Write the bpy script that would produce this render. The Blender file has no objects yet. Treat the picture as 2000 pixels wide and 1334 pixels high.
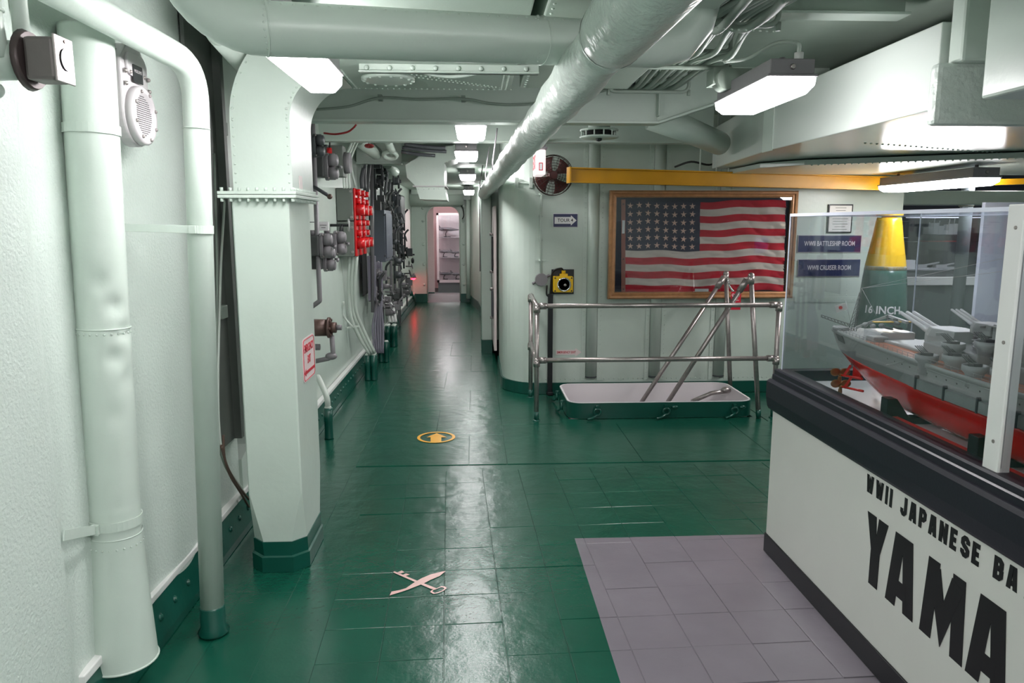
import bpy, bmesh, math, random
from mathutils import Vector, Matrix
V = Vector
random.seed(7)
scn = bpy.context.scene
# ------------------------------------------------------------------ camera
F, CH, VX, VY = 1450.0, 1.55, 927.0, 437.0
PITCH, YAW = math.radians(9.0132), math.radians(2.8466)
cd = bpy.data.cameras.new('camera'); cam = bpy.data.objects.new('camera', cd)
scn.collection.objects.link(cam); scn.camera = cam
cd.sensor_width = 36; cd.lens = F / 2000 * 36; cd.clip_start = 0.05
cam.location = (0, 0, CH); cam.rotation_euler = (math.pi / 2 - PITCH, 0, -YAW)
_s, _c, _sp, _cp = math.sin(YAW), math.cos(YAW), math.sin(PITCH), math.cos(PITCH)
FW = V((_s * _cp, _c * _cp, -_sp)); RT = V((_c, -_s, 0)); UP = RT.cross(FW); C0 = V((0, 0, CH))
def ray(px, py): return RT * ((px - 1000) / F) + UP * ((667 - py) / F) + FW
def oz(px, py, z=0.0): d = ray(px, py); return C0 + d * ((z - CH) / d.z)
def oy(px, py, y): d = ray(px, py); return C0 + d * (y / d.y)
def ox(px, py, x): d = ray(px, py); return C0 + d * (x / d.x)
# ------------------------------------------------------------------ world, exposure
w = bpy.data.worlds.new('world'); scn.world = w; w.use_nodes = True
w.node_tree.nodes['Background'].inputs[0].default_value = (.8, .85, .82, 1)
w.node_tree.nodes['Background'].inputs[1].default_value = .05
vs = scn.view_settings; vs.view_transform = 'Standard'; vs.look = 'None'; vs.gamma = 1
vs.use_curve_mapping = False; vs.exposure = 1.12
LAMP = 20.0
# ------------------------------------------------------------------ materials
def lin(c):
    r = []
    for k in c:
        k /= 255; r.append(k / 12.92 if k <= .04045 else ((k + .055) / 1.055) ** 2.4)
    return tuple(r) + (1,)
MATS = {}
def mat(name, col, rough=.45, metal=0, bump=0, bscale=60, var=0, vscale=6, coat=0, emit=None, estr=0, spec=.5, dist=.002):
    m = bpy.data.materials.new(name); m.use_nodes = True; nt = m.node_tree; N = nt.nodes; L = nt.links
    b = N['Principled BSDF']; b.inputs['Roughness'].default_value = rough; b.inputs['Metallic'].default_value = metal
    b.inputs['Specular IOR Level'].default_value = spec
    b.inputs['Base Color'].default_value = lin(col); b.inputs['Coat Weight'].default_value = coat
    b.inputs['Coat Roughness'].default_value = .12
    if emit: b.inputs['Emission Color'].default_value = lin(emit); b.inputs['Emission Strength'].default_value = estr
    tc = N.new('ShaderNodeNewGeometry')
    if var:
        n = N.new('ShaderNodeTexNoise'); n.inputs['Scale'].default_value = vscale; n.inputs['Detail'].default_value = 5
        L.new(tc.outputs['Position'], n.inputs['Vector'])
        mr = N.new('ShaderNodeMapRange'); mr.inputs[1].default_value = .3; mr.inputs[2].default_value = .7
        mr.inputs[3].default_value = 1 - var; mr.inputs[4].default_value = 1 + var * .5
        L.new(n.outputs[0], mr.inputs[0])
        mx = N.new('ShaderNodeMix'); mx.data_type = 'RGBA'; mx.blend_type = 'MULTIPLY'; mx.inputs[0].default_value = 1
        mx.inputs[6].default_value = lin(col); L.new(mr.outputs[0], mx.inputs[7]); L.new(mx.outputs[2], b.inputs['Base Color'])
    if bump:
        n = N.new('ShaderNodeTexNoise'); n.inputs['Scale'].default_value = bscale; n.inputs['Detail'].default_value = 4
        L.new(tc.outputs['Position'], n.inputs['Vector'])
        bp = N.new('ShaderNodeBump'); bp.inputs['Strength'].default_value = bump; bp.inputs['Distance'].default_value = dist
        L.new(n.outputs[0], bp.inputs['Height']); L.new(bp.outputs[0], b.inputs['Normal'])
    MATS[name] = m; return m
mint = mat('mint_paint', (198, 210, 201), .34, bump=.35, bscale=30, dist=.003, var=.03)
insul = mat('insulation_paint', (206, 217, 210), .38, bump=.9, bscale=95, dist=.004, var=.03)
insw = mat('lagging_paint', (204, 214, 207), .3, bump=1, bscale=24, dist=.012, var=.05)
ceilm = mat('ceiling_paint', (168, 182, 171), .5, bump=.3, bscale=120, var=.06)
whitem = mat('white_paint', (226, 226, 224), .35, var=.03)
caseW = mat('case_white_board', (222, 221, 216), .45, var=.015)
greyd = mat('dark_grey_paint', (74, 76, 80), .4, bump=.2, bscale=60, var=.1)
greym = mat('machine_grey_paint', (128, 124, 128), .38, bump=.2, bscale=80, var=.08)
greyg = mat('olive_grey_paint', (110, 116, 110), .45, bump=.3, bscale=90, var=.06)
blueg = mat('blue_grey_paint', (96, 101, 114), .4, var=.05)
lgrey = mat('light_grey_metal', (188, 184, 186), .4, bump=.1, bscale=60, var=.05)
redm = mat('red_paint', (206, 24, 30), .3, var=.08)
redd = mat('dark_red_paint', (140, 26, 30), .4)
brown = mat('old_brass_brown', (104, 82, 76), .42, metal=.3, var=.2, vscale=30)
steel = mat('worn_steel', (172, 164, 162), .33, metal=.75, var=.15, vscale=40, bump=.2, bscale=120)
chrome = mat('chrome', (225, 225, 228), .12, metal=1)
black = mat('black_paint', (20, 21, 26), .38, var=.1)
blackm = mat('black_moulding', (30, 30, 40), .42, bump=.15, bscale=90)
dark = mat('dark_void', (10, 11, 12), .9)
ink = mat('black_lettering', (14, 14, 16), .5)
gdark = mat('deck_green_paint', (14, 78, 66), .3, bump=.25, bscale=25, dist=.003, var=.12, coat=.3)
yellow = mat('yellow_beam_paint', (205, 148, 14), .4, bump=.15, bscale=60, var=.1)
yell2 = mat('yellow_plastic', (232, 186, 20), .35)
yell3 = mat('yellow_shell_paint', (228, 184, 42), .22, var=.04)
shellg = mat('shell_green_paint', (58, 96, 86), .22, var=.05)
goldw = mat('gilded_wood', (176, 128, 88), .38, metal=.25, var=.2, vscale=25)
navy = mat('navy_backing', (30, 32, 50), .7)
flagn = mat('flag_navy_cloth', (48, 46, 66), .85, bump=.5, bscale=400, dist=.001)
flagr = mat('flag_red_cloth', (186, 20, 42), .85, bump=.5, bscale=300, dist=.001, var=.12, vscale=12)
flagw = mat('flag_cream_cloth', (205, 192, 178), .85, bump=.5, bscale=300, dist=.001, var=.08)
starc = mat('flag_star_cloth', (214, 176, 158), .85)
hoist = mat('flag_hoist_tape', (160, 106, 92), .8)
signb = mat('navy_sign', (36, 42, 86), .4)
signw = mat('sign_white', (236, 232, 234), .45)
signp = mat('sign_pinkish_white', (232, 214, 214), .4)
signr = mat('sign_red', (196, 24, 50), .45)
pinkd = mat('pink_decal', (226, 186, 180), .35, var=.06, vscale=20)
yeld = mat('amber_decal', (232, 168, 32), .35, var=.08, vscale=20)
slate = mat('slate_wall', (66, 70, 82), .7, var=.08)
slate2 = mat('slate_plinth', (84, 96, 96), .6)
plank = mat('model_planking', (196, 120, 92), .5, var=.15, vscale=40)
hullr = mat('hull_red', (214, 28, 26), .25, coat=.4)
hullg = mat('hull_grey', (146, 150, 146), .35, bump=.2, bscale=200, var=.06)
shipg = mat('ship_superstructure_grey', (150, 152, 150), .4, var=.1, vscale=30)
shiplg = mat('ship_light_grey', (186, 186, 186), .25)
shipd = mat('ship_dark_grey', (70, 72, 72), .5)
bronze = mat('bronze', (160, 106, 62), .3, metal=.8)
rope = mat('rope', (186, 176, 150), .9, bump=1, bscale=150, dist=.004)
paper = mat('paper', (226, 224, 220), .6)
pinkroom = mat('rosy_white_paint', (238, 214, 214), .5)
rust = mat('brown_fan_blade', (92, 44, 44), .45)
cable = mat('painted_cable', (138, 150, 140), .55, var=.08, vscale=12)
cablew = mat('white_painted_cable', (206, 214, 206), .4, var=.05)
blackc = mat('black_cable', (26, 26, 26), .45)
brownc = mat('brown_cable', (96, 78, 68), .6)
lens = mat('lamp_lens', (255, 255, 255), .4, emit=(255, 252, 253), estr=LAMP)
redglow = mat('red_lamp_glass', (255, 40, 50), .3, emit=(255, 24, 40), estr=12)
exitface = mat('exit_sign_face', (255, 240, 240), .4, emit=(255, 240, 240), estr=.35)
blueb = mat('blue_board', (40, 90, 190), .4)
lav = mat('lavender_board', (196, 200, 216), .4)
# the wet looking painted deck: green, with the grey painted area behind the line
def deck_mat():
    m = bpy.data.materials.new('deck_paint'); m.use_nodes = True; nt = m.node_tree; N = nt.nodes; L = nt.links
    b = N['Principled BSDF']; g = N.new('ShaderNodeNewGeometry'); sx = N.new('ShaderNodeSeparateXYZ'); L.new(g.outputs['Position'], sx.inputs[0])
    nz = N.new('ShaderNodeTexNoise'); nz.inputs['Scale'].default_value = 3; nz.inputs['Detail'].default_value = 6; L.new(g.outputs['Position'], nz.inputs['Vector'])
    def cmp(sock, v, op):
        c = N.new('ShaderNodeMath'); c.operation = op; L.new(sock, c.inputs[0]); c.inputs[1].default_value = v; return c.outputs[0]
    mu = N.new('ShaderNodeMath'); mu.operation = 'MULTIPLY'
    L.new(cmp(sx.outputs[0], .486, 'GREATER_THAN'), mu.inputs[0]); L.new(cmp(sx.outputs[1], 3.485, 'LESS_THAN'), mu.inputs[1])
    cr = N.new('ShaderNodeMix'); cr.data_type = 'RGBA'; L.new(nz.outputs[0], cr.inputs[0]); cr.inputs[6].default_value = lin((12, 66, 52)); cr.inputs[7].default_value = lin((18, 88, 69))
    cg = N.new('ShaderNodeMix'); cg.data_type = 'RGBA'; L.new(nz.outputs[0], cg.inputs[0]); cg.inputs[6].default_value = lin((112, 106, 114)); cg.inputs[7].default_value = lin((132, 126, 134))
    mx = N.new('ShaderNodeMix'); mx.data_type = 'RGBA'; L.new(mu.outputs[0], mx.inputs[0]); L.new(cr.outputs[2], mx.inputs[6]); L.new(cg.outputs[2], mx.inputs[7])
    L.new(mx.outputs[2], b.inputs['Base Color'])
    n2 = N.new('ShaderNodeTexNoise'); n2.inputs['Scale'].default_value = 8; n2.inputs['Detail'].default_value = 6; n2.inputs['Roughness'].default_value = .5; L.new(g.outputs['Position'], n2.inputs['Vector'])
    n3 = N.new('ShaderNodeTexNoise'); n3.inputs['Scale'].default_value = 90; n3.inputs['Detail'].default_value = 3; L.new(g.outputs['Position'], n3.inputs['Vector'])
    ad = N.new('ShaderNodeMath'); ad.operation = 'MULTIPLY_ADD'; L.new(n3.outputs[0], ad.inputs[0]); ad.inputs[1].default_value = .10; L.new(n2.outputs[0], ad.inputs[2])
    bp = N.new('ShaderNodeBump'); bp.inputs['Strength'].default_value = .35; bp.inputs['Distance'].default_value = .012
    L.new(ad.outputs[0], bp.inputs['Height']); L.new(bp.outputs[0], b.inputs['Normal'])
    b.inputs['Roughness'].default_value = .24
    b.inputs['Specular IOR Level'].default_value = .5
    return m
deckm = deck_mat()
def glass_mat(name, col=(246, 248, 250), rough=.02, tint=(242, 244, 246), base=.04):
    m = bpy.data.materials.new(name); m.use_nodes = True; nt = m.node_tree; N = nt.nodes; L = nt.links
    N.remove(N['Principled BSDF']); o = N['Material Output']
    t = N.new('ShaderNodeBsdfTransparent'); t.inputs[0].default_value = lin(tint)
    g = N.new('ShaderNodeBsdfGlossy'); g.inputs[0].default_value = lin(col); g.inputs['Roughness'].default_value = rough
    lw = N.new('ShaderNodeLayerWeight'); lw.inputs[0].default_value = .5
    pw = N.new('ShaderNodeMath'); pw.operation = 'POWER'; L.new(lw.outputs['Facing'], pw.inputs[0]); pw.inputs[1].default_value = 4
    fr = N.new('ShaderNodeMath'); fr.operation = 'MULTIPLY_ADD'; L.new(pw.outputs[0], fr.inputs[0]); fr.inputs[1].default_value = .7; fr.inputs[2].default_value = base
    mx = N.new('ShaderNodeMixShader'); L.new(fr.outputs[0], mx.inputs[0]); L.new(t.outputs[0], mx.inputs[1]); L.new(g.outputs[0], mx.inputs[2])
    L.new(mx.outputs[0], o.inputs[0]); return m
glass = glass_mat('case_acrylic'); fglass = glass_mat('frame_glass')
edgem = mat('acrylic_edge', (226, 228, 244), .2)
# ------------------------------------------------------------------ mesh builder
ORG = {}
class MB:
    def __init__(s): s.v = []; s.f = []; s.mi = []; s.sm = []; s.m = 0
    def add(s, vs, fs, smooth=False):
        o = len(s.v); s.v += [V(p) for p in vs]
        for f in fs: s.f.append([i + o for i in f]); s.mi.append(s.m); s.sm.append(smooth)
        return s
    def box(s, x0, x1, y0, y1, z0, z1):
        vs = [(x, y, z) for x in (x0, x1) for y in (y0, y1) for z in (z0, z1)]
        return s.add(vs, [(0, 1, 3, 2), (4, 6, 7, 5), (0, 4, 5, 1), (2, 3, 7, 6), (0, 2, 6, 4), (1, 5, 7, 3)])
    def hexa(s, p): # 4 bottom + 4 top, in order
        return s.add(p, [(3, 2, 1, 0), (4, 5, 6, 7), (0, 1, 5, 4), (1, 2, 6, 5), (2, 3, 7, 6), (3, 0, 4, 7)])
    def bar(s, p0, p1, w, h, up=(0, 0, 1)):
        p0 = V(p0); p1 = V(p1); d = (p1 - p0).normalized(); a = d.cross(V(up)).normalized() * (w / 2); b = a.cross(d).normalized() * (h / 2)
        q = lambda p: [p - a - b, p + a - b, p + a + b, p - a + b]
        return s.hexa(q(p0) + q(p1))
    def frame(s, d):
        d = V(d).normalized(); a = d.cross(V((0, 0, 1)))
        if a.length < .01: a = d.cross(V((1, 0, 0)))
        a.normalize(); return a, d.cross(a).normalized()
    def loft(s, rings, cap=True, smooth=True, closed=False):
        n = len(rings[0]); vs = [p for r in rings for p in r]; fs = []
        R = len(rings)
        for i in range(R if closed else R - 1):
            j = (i + 1) % R
            for k in range(n):
                l = (k + 1) % n; fs.append((i * n + k, i * n + l, j * n + l, j * n + k))
        s.add(vs, fs, smooth)
        if cap and not closed:
            o = len(s.v) - len(vs)
            for r, rev in ((0, True), (R - 1, False)):
                f = [o + r * n + k for k in range(n)]; s.f.append(f[::-1] if rev else f); s.mi.append(s.m); s.sm.append(False)
        return s
    def cyl(s, p0, p1, r0, r1=None, n=16, cap=True, smooth=True):
        p0 = V(p0); p1 = V(p1); r1 = r0 if r1 is None else r1; a, b = s.frame(p1 - p0)
        ring = lambda p, r: [p + (a * math.cos(t * 2 * math.pi / n) + b * math.sin(t * 2 * math.pi / n)) * r for t in range(n)]
        return s.loft([ring(p0, r0), ring(p1, r1)], cap, smooth)
    def tube(s, pts, r, n=10, cap=True, closed=False):
        pts = [V(p) for p in pts]; rings = []; N = len(pts); a = None
        for i, p in enumerate(pts):
            if closed: d = pts[(i + 1) % N] - pts[i - 1]
            else: d = pts[min(i + 1, N - 1)] - pts[max(i - 1, 0)]
            d.normalize()
            if a is None: a, b = s.frame(d)
            else:
                a = (a - d * a.dot(d)); a.normalize(); b = d.cross(a)
            rr = r[i] if isinstance(r, (list, tuple)) else r
            rings.append([p + (a * math.cos(t * 2 * math.pi / n) + b * math.sin(t * 2 * math.pi / n)) * rr for t in range(n)])
        return s.loft(rings, cap, True, closed)
    def ring(s, c, axis, R, r, n=28, k=8):
        a, b = s.frame(axis)
        return s.tube([V(c) + (a * math.cos(t * 2 * math.pi / n) + b * math.sin(t * 2 * math.pi / n)) * R for t in range(n)], r, k, closed=True)
    def prism(s, poly, off, smooth=False):
        off = V(off); n = len(poly); P = [V(p) for p in poly]
        fs = [tuple(range(n))[::-1], tuple(range(n, 2 * n))] + [(k, (k + 1) % n, n + (k + 1) % n, n + k) for k in range(n)]
        return s.add(P + [p + off for p in P], fs, smooth)
    def dome(s, c, nrm, r, h=None, n=6):
        h = h or r * .6; a, b = s.frame(nrm); nn = V(nrm).normalized(); c = V(c)
        ring = lambda rr, hh: [c + nn * hh + (a * math.cos(t * 2 * math.pi / n) + b * math.sin(t * 2 * math.pi / n)) * rr for t in range(n)]
        return s.loft([ring(r, 0), ring(r * .75, h * .7), ring(r * .25, h)], True, True)
    def sph(s, c, r, n=12, m=8):
        c = V(c); r = V(r) if not isinstance(r, (int, float)) else V((r, r, r)); rings = []
        for i in range(m + 1):
            t = math.pi * (i / m); t = min(max(t, .05), math.pi - .05)
            rings.append([c + V((r.x * math.sin(t) * math.cos(u * 2 * math.pi / n), r.y * math.sin(t) * math.sin(u * 2 * math.pi / n), -r.z * math.cos(t))) for u in range(n)])
        return s.loft(rings, True, True)
    def lathe(s, c, prof, axis=(0, 0, 1), n=24):
        a, b = s.frame(axis); ax = V(axis).normalized(); c = V(c)
        return s.loft([[c + ax * h + (a * math.cos(t * 2 * math.pi / n) + b * math.sin(t * 2 * math.pi / n)) * max(r, .0005) for t in range(n)] for r, h in prof], True, True)
    def grid(s, fn, nu, nv, smooth=True):
        vs = [fn(i / nu, j / nv) for j in range(nv + 1) for i in range(nu + 1)]; n = nu + 1
        return s.add(vs, [(j * n + i, j * n + i + 1, (j + 1) * n + i + 1, (j + 1) * n + i) for j in range(nv) for i in range(nu)], smooth)
    def build(s, name, mats, parent=None, label=None, cat=None, group=None, kind=None, bevel=0, org=None):
        if not isinstance(mats, (list, tuple)): mats = [mats]
        if parent is not None: o = ORG[parent.name]
        elif org: o = V(org)
        else:
            lo = V([min(p[i] for p in s.v) for i in range(3)]); hi = V([max(p[i] for p in s.v) for i in range(3)])
            o = V(((lo.x + hi.x) / 2, (lo.y + hi.y) / 2, lo.z))
        me = bpy.data.meshes.new(name); me.from_pydata([p - o for p in s.v], [], s.f)
        for m in mats: me.materials.append(m)
        me.polygons.foreach_set('material_index', s.mi); me.polygons.foreach_set('use_smooth', s.sm)
        me.validate(); me.update()
        bm = bmesh.new(); bm.from_mesh(me); bmesh.ops.recalc_face_normals(bm, faces=bm.faces); bm.to_mesh(me); bm.free()
        ob = bpy.data.objects.new(name, me); scn.collection.objects.link(ob)
        if parent is None: ob.location = o
        else: ob.parent = parent
        ORG[ob.name] = o
        if bevel:
            md = ob.modifiers.new('bevel', 'BEVEL'); md.width = bevel; md.segments = 2; md.limit_method = 'ANGLE'; md.angle_limit = math.radians(40)
        tag(ob, label, cat, group, kind); return ob
def tag(o, label=None, cat=None, group=None, kind=None):
    if label: o['label'] = label
    if cat: o['category'] = cat
    if group: o['group'] = group
    if kind: o['kind'] = kind
def thing(name, loc, label=None, cat=None, group=None, kind=None):
    o = bpy.data.objects.new(name, None); scn.collection.objects.link(o); o.location = loc; o.empty_display_size = .05
    ORG[o.name] = V(loc); tag(o, label, cat, group, kind); return o
def spl(pts, k=6):
    P = [V(p) for p in pts]; P = [P[0] * 2 - P[1]] + P + [P[-1] * 2 - P[-2]]; out = []
    for i in range(1, len(P) - 2):
        for j in range(k):
            t = j / k; a, b, c, d = P[i - 1:i + 3]
            out.append(.5 * ((2 * b) + (c - a) * t + (2 * a - 5 * b + 4 * c - d) * t * t + (3 * b - 3 * c + d - a) * t ** 3))
    return out + [P[-2]]
def bend(pts, rad, k=6):  # polyline with rounded corners
    P = [V(p) for p in pts]; out = [P[0]]
    for i in range(1, len(P) - 1):
        a = (P[i - 1] - P[i]); b = (P[i + 1] - P[i]); r = min(rad, a.length * .49, b.length * .49)
        s0 = P[i] + a.normalized() * r; s1 = P[i] + b.normalized() * r
        for j in range(k + 1):
            t = j / k; out.append(s0 * (1 - t) ** 2 + P[i] * 2 * t * (1 - t) + s1 * t * t)
    return out + [P[-1]]
def text(s, size, at, xd, yd, m, parent, sx=1, off=0, name='lettering', center=True, thick=.0006):
    cu = bpy.data.curves.new('t', 'FONT'); cu.body = s; cu.size = size; cu.offset = off; cu.extrude = thick; cu.resolution_u = 3
    cu.align_x = 'CENTER' if center else 'LEFT'; cu.align_y = 'CENTER' if center else 'BOTTOM_BASELINE'
    to = bpy.data.objects.new('t', cu); scn.collection.objects.link(to)
    me = bpy.data.meshes.new_from_object(to.evaluated_get(bpy.context.evaluated_depsgraph_get()))
    bpy.data.objects.remove(to); bpy.data.curves.remove(cu)
    xd = V(xd).normalized(); yd = V(yd).normalized(); n = xd.cross(yd); o = ORG[parent.name]; at = V(at)
    for v in me.vertices: v.co = at + xd * (v.co.x * sx) + yd * v.co.y + n * v.co.z - o
    me.materials.clear(); me.materials.append(m)
    ob = bpy.data.objects.new(name, me); scn.collection.objects.link(ob); ob.parent = parent; return ob
# block stroke font (width, strokes) on a unit cap height
def rnd(x0, x1, y0, y1, c=.16): return [(x0 + c, y0), (x1 - c, y0), (x1, y0 + c), (x1, y1 - c), (x1 - c, y1), (x0 + c, y1), (x0, y1 - c), (x0, y0 + c), (x0 + c, y0), (x1 - c, y0)]
GL = {'I': (.0, [[(0, -.5), (0, 1.5)]]), 'E': (.42, [[(.42, 0), (0, 0), (0, 1), (.42, 1)], [(0, .5), (.36, .5)]]),
      'T': (.46, [[(0, 1), (.46, 1)], [(.23, 1), (.23, -.5)]]), 'L': (.4, [[(0, 1.5), (0, 0), (.4, 0)]]),
      'H': (.44, [[(0, -.5), (0, 1.5)], [(.44, -.5), (.44, 1.5)], [(0, .5), (.44, .5)]]),
      'N': (.44, [[(0, -.5), (0, 1.5)], [(.44, -.5), (.44, 1.5)], [(0, 1), (.44, 0)]]),
      'M': (.62, [[(0, -.5), (.1, 1.5)], [(.62, -.5), (.52, 1.5)], [(.1, 1.02), (.31, .22), (.52, 1.02)]]),
      'W': (.66, [[(0, 1.5), (.2, -.5)], [(.15, 0), (.33, .72), (.51, 0)], [(.66, 1.5), (.46, -.5)]]),
      'A': (.52, [[(0, -.5), (.22, 1.62)], [(.52, -.5), (.30, 1.62)], [(.12, .2), (.40, .2)]]),
      'Y': (.56, [[(0, 1.5), (.28, .42), (.56, 1.5)], [(.28, .5), (.28, -.5)]]),
      'P': (.42, [[(0, -.5), (0, 1), (.28, 1), (.42, .86), (.42, .58), (.28, .44), (0, .44)]]),
      'B': (.42, [[(0, 0), (0, 1), (.26, 1), (.4, .87), (.4, .64), (.28, .52), (.42, .4), (.42, .14), (.28, 0), (0, 0), (0, .3)], [(0, .52), (.28, .52)]]),
      'S': (.42, [[(.42, .7), (.42, .86), (.28, 1), (.14, 1), (0, .86), (0, .66), (.12, .54), (.3, .46), (.42, .34), (.42, .14), (.28, 0), (.14, 0), (0, .14), (0, .3)]]),
      'J': (.38, [[(.38, 1.5), (.38, .14), (.24, 0), (.13, 0), (0, .14), (0, .34)]]),
      'O': (.44, [rnd(0, .44, 0, 1)])}
def blocktext(mb, s, h, at, xd, yd, th, gap, space, sx=1.0):
    """thick stroke lettering, clipped to the cap height; th = stroke thickness"""
    at = V(at); xd = V(xd); yd = V(yd); nn = xd.cross(yd); x = 0; ih = h - th; si_ = 0
    for ch in s:
        if ch == ' ': x += space; continue
        w0, st = GL[ch]; x += th / 2
        for pl in st:
            P = [V((p[0] * ih * sx, th / 2 + p[1] * ih)) for p in pl]
            # clip free ends to the cap height
            for e, q in ((0, 1), (-1, -2)):
                lim = 0 if P[e].y < 0 else h if P[e].y > h else None
                if lim is not None: t = (lim - P[q].y) / (P[e].y - P[q].y); P[e] = P[q] + (P[e] - P[q]) * t
            closed = len(P) > 3 and (P[0] - P[-2]).length < 1e-6 and (P[1] - P[-1]).length < 1e-6
            L = []; Rr = []
            for i, p in enumerate(P):
                d0 = (P[i] - P[i - 1]).normalized() if i > 0 else None; d1 = (P[i + 1] - P[i]).normalized() if i < len(P) - 1 else None
                if closed and i == 0: d0 = (P[-2] - P[-3]).normalized()
                if closed and i == len(P) - 1: d1 = (P[2] - P[1]).normalized()
                if d0 is None: d0 = d1
                if d1 is None: d1 = d0
                t = (d0 + d1).normalized(); n = V((-t.y, t.x)); k = th / 2 / max(.38, n.dot(V((-d0.y, d0.x))))
                a = p + n * k; b = p - n * k
                if i in (0, len(P) - 1) and not closed and (p.y < 1e-5 or p.y > h - 1e-5) and abs(d0.y) > .3:  # flat cut
                    hx = th / 2 / abs(d0.y); sg = 1 if n.x > 0 else -1; a = p + V((sg * hx, 0)); b = p - V((sg * hx, 0))
                L.append(a); Rr.append(b)
            for i in range(len(P) - 1):
                q = [L[i], Rr[i], Rr[i + 1], L[i + 1]]
                q = [V((c.x, min(max(c.y, 0), h))) for c in q]
                mb.prism([at + xd * (x + c.x) + yd * c.y for c in q], nn * (.0008 + .00012 * (si_ % 7))); si_ += 1
        x += w0 * ih * sx + th / 2 + gap
    return x
# ================================================================== SETTING
def S(mb, name, m, **k): return mb.build(name, m, kind='structure', **k)
HX0, HX1, HY0, HY1 = .745, 2.252, 5.775, 6.495      # hatch opening
b = MB()
zt, zb = -.004, -.12
b.box(-1.6, HX0, -2.6, 15.0, zb, zt); b.box(HX1, 9.2, -2.6, 15.0, zb, zt)
b.box(HX0, HX1, -2.6, HY0, zb, zt); b.box(HX0, HX1, HY1, 15.0, zb, zt)
floor = S(b, 'floor', deckm, org=(0, 0, 0))
# deck tiles, each one a piece; the grid is turned slightly against the walls
tr = Matrix.Rotation(math.radians(1.95), 3, 'Z')
def tile_mesh(sx, sy, gap=.0015):
    m = MB(); x, y, c = sx / 2 - gap / 2, sy / 2 - gap / 2, .0015
    r = lambda x, y, z: [V((-x, -y, z)), V((x, -y, z)), V((x, y, z)), V((-x, y, z))]
    m.loft([r(x, y, -.006), r(x, y, -.0012), r(x - c, y - c, 0)], True, False)
    me = bpy.data.meshes.new('tile'); me.from_pydata(m.v, [], m.f); me.materials.append(deckm); return me
TM = tile_mesh(.229, .229); TM2 = tile_mesh(.229, .46)
nt_ = 0
for i in range(-3, 13):
    j = 0
    while j < 11:
        long = ((i * 7 + j * 5) % 6 == 0) and j < 9
        n = 2 if long else 1
        p = tr @ V((-.04 + (i + .5) * .23, 2.25 + (j + n / 2) * .23, 0))
        if -.67 < p.x < 2.9 and p.y < 4.62 and not (p.x > 1.42 and p.y < 3.2):
            o = bpy.data.objects.new('tile', TM2 if long else TM); scn.collection.objects.link(o); o.parent = floor
            o.location = p + V((0, 0, random.uniform(-.0012, .0006)))
            o.rotation_euler = (random.gauss(0, .0026), random.gauss(0, .0026), math.radians(1.95)); nt_ += 1
        j += n
def plate(x0, x1, y0, y1, z=0.0):
    me = tile_mesh(x1 - x0, y1 - y0, .003); o = bpy.data.objects.new('deck_plate', me); scn.collection.objects.link(o); o.parent = floor
    o.location = ((x0 + x1) / 2, (y0 + y1) / 2, z + random.uniform(-.0012, .0004)); o.rotation_euler = (random.gauss(0, .001), random.gauss(0, .001), 0)
yy = [4.66, 5.35, 6.1, 6.85, 7.75, 8.7, 9.7, 10.8, 11.9, 13.1, 14.8]
for k in range(len(yy) - 1):
    xs = [-.78, -.3, .2] if k % 2 else [-.78, -.05, .2]
    for q in range(2): plate(xs[q], xs[q + 1], yy[k], yy[k + 1])
for x0, x1, y0, y1 in [(.2, 1.1, 4.66, 5.62), (1.1, 2.0, 4.66, 5.62), (2.0, 2.9, 4.66, 5.62), (.2, .66, 5.62, 6.6), (2.32, 3.2, 5.62, 6.6)]: plate(x0, x1, y0, y1)
for y0, y1 in [(1.6, 3.0), (3.0, 4.4), (4.4, 5.9), (5.9, 8), (8, 11), (11, 14.8)]:
    plate(-1.0, -.785, y0, y1, -.001); plate(-1.165, -1.005, y0, y1, -.002)
# ceiling
b = MB(); b.box(-1.6, 9.2, -2.6, 8.0, 2.5, 2.6); b.box(-1.6, .3, 8.0, 15.0, 2.19, 2.6); b.box(.3, 9.2, 8.0, 13.0, 2.5, 2.6)
S(b, 'ceiling', ceilm)
# insulated left wall with soft swells over its frames
def wl(y):
    x = -1.215
    x += .11 / (1 + math.exp((y - 2.02) / .04)) if y > 1.2 else .11
    x += .02 * math.exp(-((y - 2.95) / .25) ** 2) - .012 * math.exp(-((y - 3.4) / .2) ** 2)
    return x
b = MB(); NY = 240
b.grid(lambda u, v: (wl(-2.6 + u * 6.32), -2.6 + u * 6.32, v * 2.5), NY, 2)
b.box(-1.6, -1.5, -2.6, 3.72, 0, 2.5)
S(b, 'wall_left', insul)
# corridor left wall beyond the recess
b = MB(); b.box(-1.5, -1.2, 4.0, 4.6, 0, 2.5); b.box(-1.5, -1.235, 4.6, 15.0, 0, 2.5)
b.box(-1.5, -1.2, 3.72, 4.0, 1.7, 2.5); b.prism([(-1.2, 3.72, 0), (-1.2, 4.0, 0), (-1.2, 4.0, .5), (-1.2, 3.86, .4), (-1.2, 3.72, .36)], (-.2, 0, 0))
S(b, 'wall_corridor_left', mint)
b = MB(); b.box(-1.62, -1.5, 3.7, 4.05, 0, 2.5); b.box(-1.5, -1.4, 3.715, 3.72, 0, 2.5); S(b, 'wall_recess', dark)
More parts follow.
